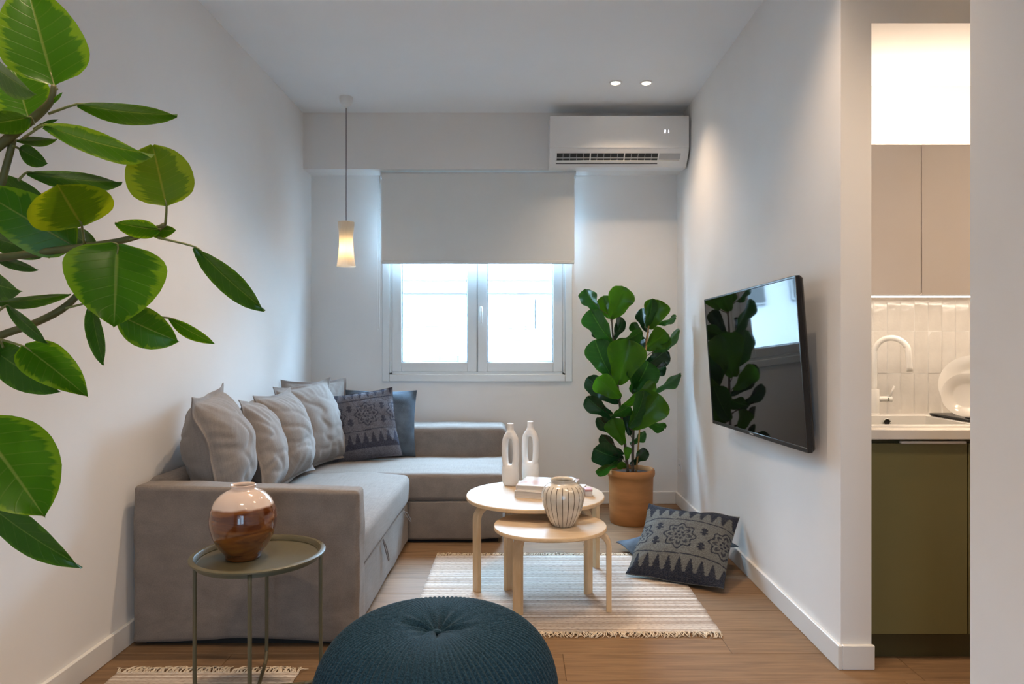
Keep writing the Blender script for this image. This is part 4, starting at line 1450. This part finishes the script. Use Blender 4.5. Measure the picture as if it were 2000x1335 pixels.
b.tube([(XR - .008, tv_c.y - .10, 1.13), tv_c + Vector((.055, -.10, -.08))], .011, 8).tube([(XR - .008, tv_c.y + .10, 1.13), tv_c + Vector((.055, .10, -.08))], .011, 8)
b.build('wall_bracket', M['black'], tv, True, 40)

# wall outlet
ot = thing('wall_outlet', (XR, 5.19, .31), 'small white power socket low on the wall beside the potted fig', 'socket')
MB().bbox(XR - .008, XR, 5.15, 5.23, .265, .355, .003).build('plate', M['white_plastic'], ot, True, 40)
b = MB().tube([(XR - .0085, 5.178, .31), (XR - .0075, 5.178, .31)], .004, 8).tube([(XR - .0085, 5.202, .31), (XR - .0075, 5.202, .31)], .004, 8)
b.build('pin_hole', M['dark'], ot)

# ------------------------------------------------------------------ leaves
PROF = {
    'ovate': [(0, .04), (.05, .34), (.12, .60), (.22, .84), (.34, .97), (.45, 1.0), (.58, .95), (.70, .82), (.82, .60), (.90, .40), (.96, .18), (1, .0)],
    'round': [(0, .06), (.04, .42), (.10, .68), (.2, .90), (.34, 1.0), (.5, 1.0), (.64, .94), (.78, .78), (.88, .58), (.95, .34), (1, .06)],
    'cordate': [(0, .12), (.03, .45), (.08, .70), (.16, .90), (.28, 1.0), (.42, .97), (.56, .87), (.70, .70), (.82, .48), (.92, .24), (1, .0)],
    'lance': [(0, .05), (.08, .35), (.2, .7), (.35, .94), (.5, 1.0), (.65, .92), (.8, .66), (.9, .38), (1, .0)],
    'fiddle': [(0, .12), (.06, .30), (.16, .44), (.28, .54), (.38, .62), (.52, .82), (.66, .98), (.78, 1.0), (.88, .90), (.95, .66), (1, .22)],
}


def leaf(parent, B, T, w_app, m, shape='ovate', tilt=None, curl=.12, fold=.10, wave=.05, ruffle=0.0, stalk=None, stalk_r=.003, seed=0, stalk_m='petiole'):
    B, T = Vector(B), Vector(T)
    A = T - B
    L = A.length
    A.normalize()
    view = ((B + T) / 2 - Vector((0, 0, CH))).normalized()
    S_ = A.cross(view)
    if S_.length < 1e-5: S_ = Vector((1, 0, 0))
    S_.normalize()
    N0 = S_.cross(A).normalized()
    if N0.dot(view) > 0: N0 = -N0; S_ = -S_
    real = w_app
    want = .55 * L
    if tilt is None:
        tilt = 0.0
        if w_app < want:
            tilt = math.acos(max(.12, w_app / want))
            real = want
            # turn so that the upper face looks up
            if (N0 * math.cos(tilt) - S_ * math.sin(tilt)).z < (N0 * math.cos(tilt) + S_ * math.sin(tilt)).z: tilt = -tilt
    else:
        tilt = math.radians(tilt)
        real = w_app / max(.2, math.cos(tilt))
    S2 = S_ * math.cos(tilt) + N0 * math.sin(tilt)
    N2 = N0 * math.cos(tilt) - S_ * math.sin(tilt)
    pr_ = PROF[shape]
    xs, ws = [q[0] for q in pr_], [q[1] for q in pr_]
    nu, nv = 8, 16
    V, Fc, UV = [], [], []
    for j in range(nv + 1):
        s = j / nv
        s2 = s
        hw_ = max(.002, float(np.interp(s2, xs, ws))) * real / 2
        for i in range(nu + 1):
            t = i / nu * 2 - 1
            off = curl * L * (s - s * s) * 4 * .35 - fold * real * (1 - abs(t)) ** 1.5 * .5
            off += wave * L * .25 * math.sin(s * 7 + seed * 1.7 + (1.2 if t > 0 else 0)) * abs(t) ** 2
            off += ruffle * real * .12 * math.sin(s * 14 + seed * 2.3 + (2 if t > 0 else 0)) * abs(t) ** 3
            V.append(B + A * (L * s) + S2 * (t * hw_) + N2 * off)
            UV.append((i / nu, s))
    for j in range(nv):
        for i in range(nu):
            q = j * (nu + 1) + i
            Fc.append((q, q + 1, q + nu + 2, q + nu + 1))
    # the upper face must be the outside
    p0, p1, p2 = V[Fc[len(Fc) // 2][0]], V[Fc[len(Fc) // 2][1]], V[Fc[len(Fc) // 2][3]]
    if (p1 - p0).cross(p2 - p0).dot(N2) < 0: Fc = [tuple(reversed(f)) for f in Fc]
    b = MB().add(V, Fc, 0, UV)
    o = b.build('leaf', [M[m]], parent)
    if stalk:
        MB().tube([Vector(q) for q in stalk] + [V[nu // 2], V[(nu + 1) * 2 + nu // 2]], [stalk_r] * len(stalk) + [stalk_r * .8, stalk_r * .35], 6, smooth=3).build('petiole', M[stalk_m], o)
    return o


# ------------------------------------------------------------------ fiddle leaf fig
fc = Vector((.766, 4.74, 0))
fg = thing('potted_fig', fc, 'leafy green fig tree in a terracotta pot beside the window', 'plant')
prof = [(.0, .0), (.138, .0), (.143, .006), (.147, .10), (.150, .25), (.152, .315), (.160, .322), (.163, .335), (.162, .355), (.157, .366), (.148, .366), (.144, .355), (.142, .31), (.0, .31)]
MB().lathe(prof, fc, 64).build('pot', M['terracotta'], fg, True, 50)
MB().lathe([(.0, .345), (.10, .342), (.1435, .335), (.1435, .32)], fc, 40).build('soil', M['soil'], fg)
YF = 4.74


def FP(x, y, d=0.0): return P(x, y, YF + d)


b = MB()
b.tube([FP(1226, 922), FP(1221, 870, .01), FP(1212, 800, .02), FP(1205, 740, .02), FP(1198, 670, .0), FP(1194, 612, .0)], [.011, .010, .009, .008, .007, .004], 10, smooth=4)
b.build('stem', M['fig_stem'], fg)
b = MB()
b.tube([FP(1236, 922), FP(1236, 870, .03), FP(1240, 800, .05), FP(1252, 725, .06), FP(1263, 660, .05), FP(1270, 628, .05)], [.011, .010, .008, .007, .006, .004], 10, smooth=4)
b.build('stem', M['fig_stem'], fg)
MB().tube([FP(1243, 922, -.01), FP(1259, 705, .0), FP(1267, 636, .01)], .0055, 8, smooth=1).build('stake', M['stake'], fg)
FIG = [
    # base, tip, apparent width px, material, depth base, depth tip, tilt
    ((1170, 608), (1140, 566), 30, 'fig', .0, -.02, 50), ((1194, 623), (1220, 560), 44, 'fig_light', -.02, -.05, 20), ((1190, 622), (1176, 578), 26, 'fig_light', .02, .04, 30),
    ((1206, 618), (1221, 585), 20, 'fig_light', .03, .06, 40),
    ((1196, 672), (1150, 606), 40, 'fig', -.03, -.06, 40), ((1199, 664), (1214, 618), 20, 'fig_dark', .04, .10, 40), ((1198, 672), (1256, 650), 24, 'fig', -.01, -.03, 55),
    ((1192, 735), (1160, 664), 46, 'fig', -.01, .0, 25), ((1195, 740), (1160, 680), 30, 'fig_dark', .05, .08, 30), ((1208, 752), (1230, 664), 66, 'fig_light', -.06, -.10, 5),
    ((1180, 668), (1162, 640), 22, 'fig_dark', .05, .08, 20),
    ((1268, 642), (1288, 586), 44, 'fig_light', .03, .0, 15), ((1262, 640), (1277, 583), 22, 'fig', .0, -.02, 55), ((1262, 648), (1252, 602), 20, 'fig_dark', .06, .08, 40),
    ((1284, 632), (1321, 620), 14, 'fig', .08, .12, 50), ((1258, 662), (1234, 630), 18, 'fig', .05, .06, 45), ((1262, 683), (1302, 648), 40, 'fig_light', .02, .0, 25),
    ((1276, 690), (1329, 645), 18, 'fig', .04, .06, 60), ((1262, 714), (1303, 683), 42, 'fig_dark', .08, .14, 20), ((1264, 728), (1302, 716), 22, 'fig_dark', .07, .10, 50),
    ((1258, 695), (1246, 660), 22, 'fig_dark', .08, .10, 30),
    ((1236, 768), (1270, 708), 52, 'fig', -.02, -.04, 30), ((1238, 764), (1238, 716), 24, 'fig', -.03, -.05, 50), ((1274, 766), (1331, 731), 18, 'fig', .02, .05, 60),
    ((1214, 796), (1280, 748), 26, 'fig_light', -.02, -.06, 50), ((1208, 788), (1146, 738), 34, 'fig_dark', .02, .02, 25), ((1213, 776), (1165, 738), 38, 'fig_light', -.06, -.08, 20),
    ((1200, 818), (1145, 776), 30, 'fig_dark', .0, -.02, 35), ((1234, 838), (1288, 770), 62, 'fig_light', -.06, -.10, 10), ((1232, 836), (1262, 764), 30, 'fig', -.08, -.12, 50),
    ((1192, 814), (1232, 795), 20, 'fig', -.08, -.12, 60), ((1218, 868), (1196, 818), 34, 'fig_light', -.06, -.08, 25), ((1210, 850), (1166, 816), 20, 'fig_dark', .0, -.02, 50),
    ((1260, 820), (1298, 838), 20, 'fig', .05, .08, 45), ((1232, 866), (1262, 845), 16, 'fig', .02, .04, 55), ((1218, 888), (1174, 850), 20, 'fig_dark', .0, -.03, 50),
    ((1217, 898), (1160, 878), 40, 'fig_dark', -.06, -.12, 30), ((1232, 906), (1264, 878), 20, 'fig_dark', .0, .0, 50), ((1212, 900), (1164, 922), 16, 'fig', -.06, -.12, 50),
    ((1224, 912), (1208, 906), 14, 'fig_light', -.10, -.15, 30), ((1224, 898), (1226, 872), 14, 'fig_light', -.03, -.04, 20), ((1240, 800), (1236, 835), 22, 'fig_dark', .08, .10, 10),
    ((1230, 850), (1226, 800), 26, 'fig_dark', .05, .07, 20), ((1246, 790), (1256, 830), 20, 'fig_dark', .05, .07, 20),
]
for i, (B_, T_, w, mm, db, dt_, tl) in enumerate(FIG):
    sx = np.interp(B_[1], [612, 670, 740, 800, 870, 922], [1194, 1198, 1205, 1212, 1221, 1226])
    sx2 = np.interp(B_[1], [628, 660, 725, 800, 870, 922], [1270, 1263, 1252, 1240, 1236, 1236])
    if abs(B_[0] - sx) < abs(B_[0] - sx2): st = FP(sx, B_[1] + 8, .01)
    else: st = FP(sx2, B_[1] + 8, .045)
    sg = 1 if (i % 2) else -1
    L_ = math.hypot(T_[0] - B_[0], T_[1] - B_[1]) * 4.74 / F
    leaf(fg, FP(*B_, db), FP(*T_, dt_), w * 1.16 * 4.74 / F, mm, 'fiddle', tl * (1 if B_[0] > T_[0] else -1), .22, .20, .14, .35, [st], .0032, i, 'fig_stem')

# ------------------------------------------------------------------ variegated plant at the left edge
LY = 1.12
lp = Vector((-1.12, 1.10, 0))
pt = thing('rubber_plant', lp, 'tall variegated rubber plant reaching in from the left edge', 'plant')
MB().lathe([(.0, .0), (.13, .0), (.14, .01), (.17, .30), (.178, .31), (.178, .33), (.16, .33), (.155, .30), (.0, .29)], lp, 48).build('pot', M['terracotta'], pt, True, 50)
MB().lathe([(.0, .312), (.156, .308), (.157, .296)], lp, 32).build('soil', M['soil'], pt)


def LP(x, y, d=0.0): return P(x, y, LY + d)


def branch(pts, rs):
    return MB().tube(pts, rs, 10, smooth=4).build('branch', M['branch'], pt)


trunk_top = Vector((-1.02, 1.12, 1.80))
MB().tube([lp + Vector((0, 0, .30)), lp + Vector((.02, 0, .7)), lp + Vector((.03, .01, 1.1)), lp + Vector((.06, .02, 1.45)), trunk_top], [.018, .016, .014, .012, .008], 12, smooth=4).build('trunk', M['branch'], pt)
branch([Vector((-1.07, 1.12, 1.40)), LP(-90, 370), LP(-20, 300), LP(35, 255), LP(78, 220), LP(100, 195), LP(105, 166)], [.010, .0085, .008, .0075, .007, .0055, .004])
branch([LP(-60, 390), LP(-5, 370, .01), LP(12, 325, .01), LP(26, 272, .01)], [.006, .006, .0055, .005])
branch([Vector((-1.09, 1.11, 1.20)), LP(-80, 510), LP(0, 503), LP(90, 491), LP(180, 479), LP(245, 468), LP(300, 450), LP(322, 438)], [.008, .007, .0065, .006, .0055, .005, .0045, .0035])
branch([Vector((-1.09, 1.11, 1.08)), LP(-70, 685, .02), LP(0, 655, .02), LP(60, 634, .02), LP(120, 604, .02), LP(158, 567, .03), LP(172, 530, .04)], [.008, .007, .0065, .006, .006, .005, .0035])
FIC = [
    # base, tip, width px, material, shape, depth base, depth tip, tilt, stalk start
    ((105, 164), (50, -38), 154, 'ficus', 'cordate', .0, .03, 0, None),
    ((56, 232), (26, 128), 105, 'ficus', 'round', .06, .09, 5, (60, 245)),
    ((-40, 110), (66, 186), 34, 'ficus_dark', 'lance', -.06, -.10, 55, None),
    ((150, 208), (346, 228), 34, 'ficus_dark', 'lance', -.01, .02, 55, (95, 222)),
    ((84, 247), (298, 306), 40, 'ficus', 'lance', -.04, -.10, 52, (45, 270)),
    ((30, 276), (112, 273), 16, 'ficus_dark', 'lance', .04, .06, 55, None),
    ((36, 291), (92, 320), 30, 'ficus_dark', 'ovate', .03, .03, 30, (26, 285)),
    ((52, 340), (238, 359), 32, 'ficus_dark', 'lance', .01, .02, 55, (36, 352)),
    ((325, 402), (298, 282), 118, 'ficus_lime', 'round', -.02, -.02, 0, (323, 438)),
    ((90, 392), (-60, 338), 44, 'ficus_dark', 'ovate', .06, .06, 30, None),
    ((146, 482), (-60, 360), 108, 'ficus', 'cordate', .01, -.03, 5, (150, 485)),
    ((160, 442), (112, 362), 140, 'ficus_lime', 'round', -.04, -.09, 10, (165, 480)),
    ((312, 452), (224, 437), 30, 'ficus', 'ovate', -.02, -.05, 50, (245, 470)),
    ((290, 452), (344, 450), 22, 'ficus', 'ovate', .02, .05, 40, None),
    ((230, 474), (222, 638), 168, 'ficus', 'cordate', -.05, -.09, 0, (215, 474)),
    ((378, 484), (516, 608), 40, 'ficus_dark', 'lance', .01, .04, 45, (308, 464)),
    ((226, 614), (348, 668), 78, 'ficus', 'ovate', .01, .03, 20, (150, 500)),
    ((328, 622), (419, 672), 22, 'ficus', 'lance', .04, .08, 40, (172, 605)),
    ((176, 590), (201, 713), 26, 'ficus_dark', 'lance', .02, .0, 45, (128, 602)),
    ((46, 674), (172, 774), 78, 'ficus', 'cordate', -.01, -.04, 15, (0, 662)),
    ((-30, 675), (114, 766), 70, 'ficus_dark', 'ovate', .03, .02, 30, None),
    ((-30, 592), (138, 576), 20, 'ficus_dark', 'lance', -.02, -.03, 55, None),
    ((12, 596), (92, 670), 20, 'ficus_dark', 'lance', -.03, -.04, 50, None),
    ((-60, 540), (40, 570), 54, 'ficus_dark', 'ovate', -.03, -.06, 30, None),
    ((90, 492), (-40, 458), 40, 'ficus_dark', 'ovate', .04, .06, 40, None),
    ((-20, 498), (74, 528), 18, 'ficus_dark', 'lance', .02, .03, 50, None),
    ((-50, 815), (88, 1008), 158, 'ficus', 'ovate', -.06, -.10, 10, None),
    ((-60, 960), (158, 1110), 56, 'ficus_dark', 'lance', .0, .02, 42, None),
    ((192, 490), (138, 455), 40, 'ficus_dark', 'ovate', .06, .09, 30, None),
    ((100, 204), (122, 180), 7, 'ficus', 'lance', .0, .0, 0, None),
    ((60, 232), (-40, 246), 36, 'ficus_dark', 'ovate', -.03, -.05, 45, None),
    ((80, 243), (114, 233), 7, 'ficus_dark', 'lance', .0, .0, 0, None),
    ((0, 668), (-60, 742), 60, 'ficus_dark', 'ovate', .02, .02, 20, None),
]
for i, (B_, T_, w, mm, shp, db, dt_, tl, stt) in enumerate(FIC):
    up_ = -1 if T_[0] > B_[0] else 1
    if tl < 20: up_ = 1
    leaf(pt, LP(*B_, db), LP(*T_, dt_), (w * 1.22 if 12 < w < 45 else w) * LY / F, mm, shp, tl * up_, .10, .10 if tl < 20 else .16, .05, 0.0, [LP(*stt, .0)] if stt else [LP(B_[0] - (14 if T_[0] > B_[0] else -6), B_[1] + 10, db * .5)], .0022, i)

# ------------------------------------------------------------------ kitchen niche
KYF = 2.655
bc = thing('base_cabinet', (1.7, KYF, 0), 'olive green kitchen base cabinet under the sink', 'cabinet')
MB().box(XN + .002, 2.5, KYF + .022, YN - .002, .10, .852).build('carcass', M['plinth'], bc, False)
MB().box(XN + .002, 2.5, KYF + .045, KYF + .06, .0, .10).build('plinth', M['plinth'], bc, False)
dr = MB().bbox(XN + .004, 1.722, KYF, KYF + .020, .105, .838, .0015).build('door', M['cab_green'], bc, True, 40)
MB().bbox(1.462, 1.71, KYF - .012, KYF + .004, .838, .8475, .0015).build('handle', M['trim'], dr, True, 40)
dr = MB().bbox(1.726, 2.12, KYF, KYF + .020, .105, .838, .0015).build('door', M['cab_green'], bc, True, 40)

wt = thing('worktop', (1.7, KYF, .855), 'white kitchen worktop with thick front edge', 'worktop')
sx0, sx1, sy0, sy1 = XN + .02, 2.18, 2.70, 3.165
b = MB()
zt = .893
b.bbox(XN + .001, 2.5, KYF - .022, sy0 + .006, .855, zt, .003).box(XN + .001, 2.5, sy1 - .006, YN - .003, .855, zt)
b.box(XN + .001, sx0 + .006, sy0, sy1, .855, zt).box(sx1 - .006, 2.5, sy0, sy1, .855, zt)
b.build('slab', M['worktop'], wt, True, 40)
sk = thing('sink', (1.6, 2.9, zt), 'white inset sink with drainboard', 'sink')
b = MB()
bx_0, bx_1, by_0, by_1 = 1.375, 1.815, 2.745, 3.085
rz = zt + .008
# rim, drainboard, basin
b.bbox(sx0, sx1, sy0, by_0, zt - .012, rz, .003).bbox(sx0, sx1, by_1, sy1, zt - .012, rz, .003).bbox(sx0, bx_0, by_0 - .004, by_1 + .004, zt - .012, rz, .003)
b.bbox(bx_1, sx1, by_0 - .004, by_1 + .004, zt - .012, rz - .003, .003)
b.build('rim', M['sink'], sk, True, 40)
b = MB()
d = .150
v = [(bx_0, by_0, rz - .004), (bx_1, by_0, rz - .004), (bx_1, by_1, rz - .004), (bx_0, by_1, rz - .004), (bx_0 + .02, by_0 + .02, rz - d), (bx_1 - .02, by_0 + .02, rz - d), (bx_1 - .02, by_1 - .02, rz - d), (bx_0 + .02, by_1 - .02, rz - d)]
b.add(v, [(0, 1, 5, 4), (1, 2, 6, 5), (2, 3, 7, 6), (3, 0, 4, 7), (4, 5, 6, 7)])
b.build('basin', M['sink'], sk, False)
for q in range(7):
    x = 1.86 + q * .038
    MB().bbox(x, x + .012, 2.78, 3.06, rz - .004, rz, .002).build('drain_ridge', M['sink'], sk, True, 40)
b = MB()
oc = Vector((1.635, by_1 - .009, rz - .030))
ringp = [oc + Vector((.015 * math.cos(2 * PI * q / 20), -.003, .015 * math.sin(2 * PI * q / 20))) for q in range(21)]
b.tube(ringp, .003, 8, smooth=1)
b.build('overflow_ring', M['chrome'], sk)
MB().tube([oc + Vector((0, .002, 0)), oc + Vector((0, -.002, 0))], .0135, 16).build('overflow_hole', M['dark'], sk, False)

# faucet
fcx, fcy = 1.603, 3.120
fa = thing('faucet', (fcx, fcy, rz), 'white curved kitchen faucet with side lever', 'faucet')
MB().lathe([(.0, .0), (.026, .0), (.026, .004), (.0215, .006), (.0215, .112), (.020, .115), (.0, .115)], (fcx, fcy, rz), 32).build('body', M['sink'], fa, True, 40)
zr = rz + .115
top = 1.246
R_ = .054
ptsf = [(fcx, fcy, zr - .005), (fcx, fcy, zr + .08), (fcx, fcy, top - R_ * 1.25)]
for q in range(1, 12):
    a = PI - q / 11 * PI * .93
    ptsf.append((fcx + (R_ + R_ * math.cos(a)) * .92, fcy - (R_ + R_ * math.cos(a)) * .9, top - R_ * 1.25 + R_ * 1.25 * math.sin(a)))
lx, ly, lz = ptsf[-1]
ptsf.append((lx + .006, ly - .004, 1.098))
MB().tube(ptsf, .0125, 16, smooth=4).build('spout', M['sink'], fa)
MB().tube([(fcx + .015, fcy - .004, rz + .070), (fcx + .072, fcy - .012, rz + .070)], .0135, 16).build('valve', M['sink'], fa, True, 40)
MB().tube([(fcx + .053, fcy - .010, rz + .070), (fcx + .056, fcy - .0104, rz + .070)], .0141, 20).build('valve_ring', M['chrome'], fa, True, 40)
MB().tube([(fcx + .062, fcy - .012, rz + .078), (fcx + .080, fcy - .020, rz + .130)], [.0058, .0042], 10).build('lever', M['sink'], fa)

# dish rack with plates
rk = thing('dish_rack', (1.97, 2.95, rz), 'low black dish rack standing on the sink drainboard', 'rack')
b = MB()
v = []
MB().bbox(1.838, 2.16, 2.83, 3.10, rz + .001, rz + .010, .003).build('tray', M['black'], rk, True, 40)
MB().bbox(1.85, 2.05, 2.845, 2.87, rz + .010, rz + .016, .002).build('side_rail', M['black'], rk, True, 40)
for q in range(4):
    x = 1.905 + q * .055
    MB().tube([(x, 2.86, rz + .008), (x - .006, 2.86, rz + .05), (x - .012, 2.865, rz + .085)], .002, 6).build('prong', M['black'], rk)


def plate(c, R, nvec, label):
    prof = [(.0, .0), (R * .55, .0), (R * .62, .003), (R * .70, .010), (R * .97, .018), (R, .0195), (R, .022), (R * .965, .0215), (R * .69, .0135), (R * .60, .0055), (R * .5, .003), (.0, .003)]
    o = MB().lathe(prof, n=56).build('plate', M['plate'], None, True, 50)
    o.rotation_mode = 'QUATERNION'
    o.rotation_quaternion = Vector((0, 0, 1)).rotation_difference(Vector(nvec).normalized())
    o.location = c
    return tag(o, label, 'plate', 'white plates in the dish rack')


plate((1.982, 3.02, rz + .010 + .128), .128, (-.62, -.76, .18), 'large white dinner plate standing at the back of the dish rack')
plate((1.893, 2.922, rz + .010 + .090), .092, (-.62, -.76, .20), 'smaller white plate standing in front in the dish rack')

# wall cabinet
uc = thing('wall_cabinet', (1.7, 2.88, 1.42), 'pale greige wall cabinet with two doors above the sink', 'cabinet')
KU = 2.88
MB().box(XN + .002, 2.5, KU + .020, YN - .004, 1.424, 2.05).build('carcass', M['cab_grey'], uc, False)
sxm = (1800 - CX) / F * KU
for (x0, x1) in ((XN + .004, sxm - .0015), (sxm + .0015, sxm + .42)):
    MB().bbox(x0, x1, KU, KU + .0195, 1.424, 2.05, .0012).build('door', M['cab_grey'], uc, True, 40)
ls = thing('led_strip_light', (1.8, 2.92, 1.42), 'thin glowing strip light under the wall cabinet', 'light')
MB().box(XN + .004, 2.48, 2.882, 2.889, 1.4195, 1.4235).build('profile', M['white_plastic'], ls, False)
MB().box(XN + .004, 2.48, 2.889, 2.915, 1.4160, 1.4235).build('diffuser', M['led'], ls, False)
add_light('strip_glow', 'AREA', (1.88, 3.02, 1.412), 0.9, KIT, (math.radians(12), 0, 0), ls, shape='RECTANGLE', size=1.1, size_y=.02)
lt = thing('led_strip_light', (1.8, 3.0, 2.05), 'hidden strip light on top of the wall cabinet lighting the niche ceiling', 'light')
MB().box(XN + .01, 2.48, 3.10, 3.12, 2.051, 2.06).build('diffuser', M['led'], lt, False)
add_light('strip_glow', 'AREA', (1.88, 3.10, 2.066), 3.2, KIT, (PI, 0, 0), lt, shape='RECTANGLE', size=1.1, size_y=.02)
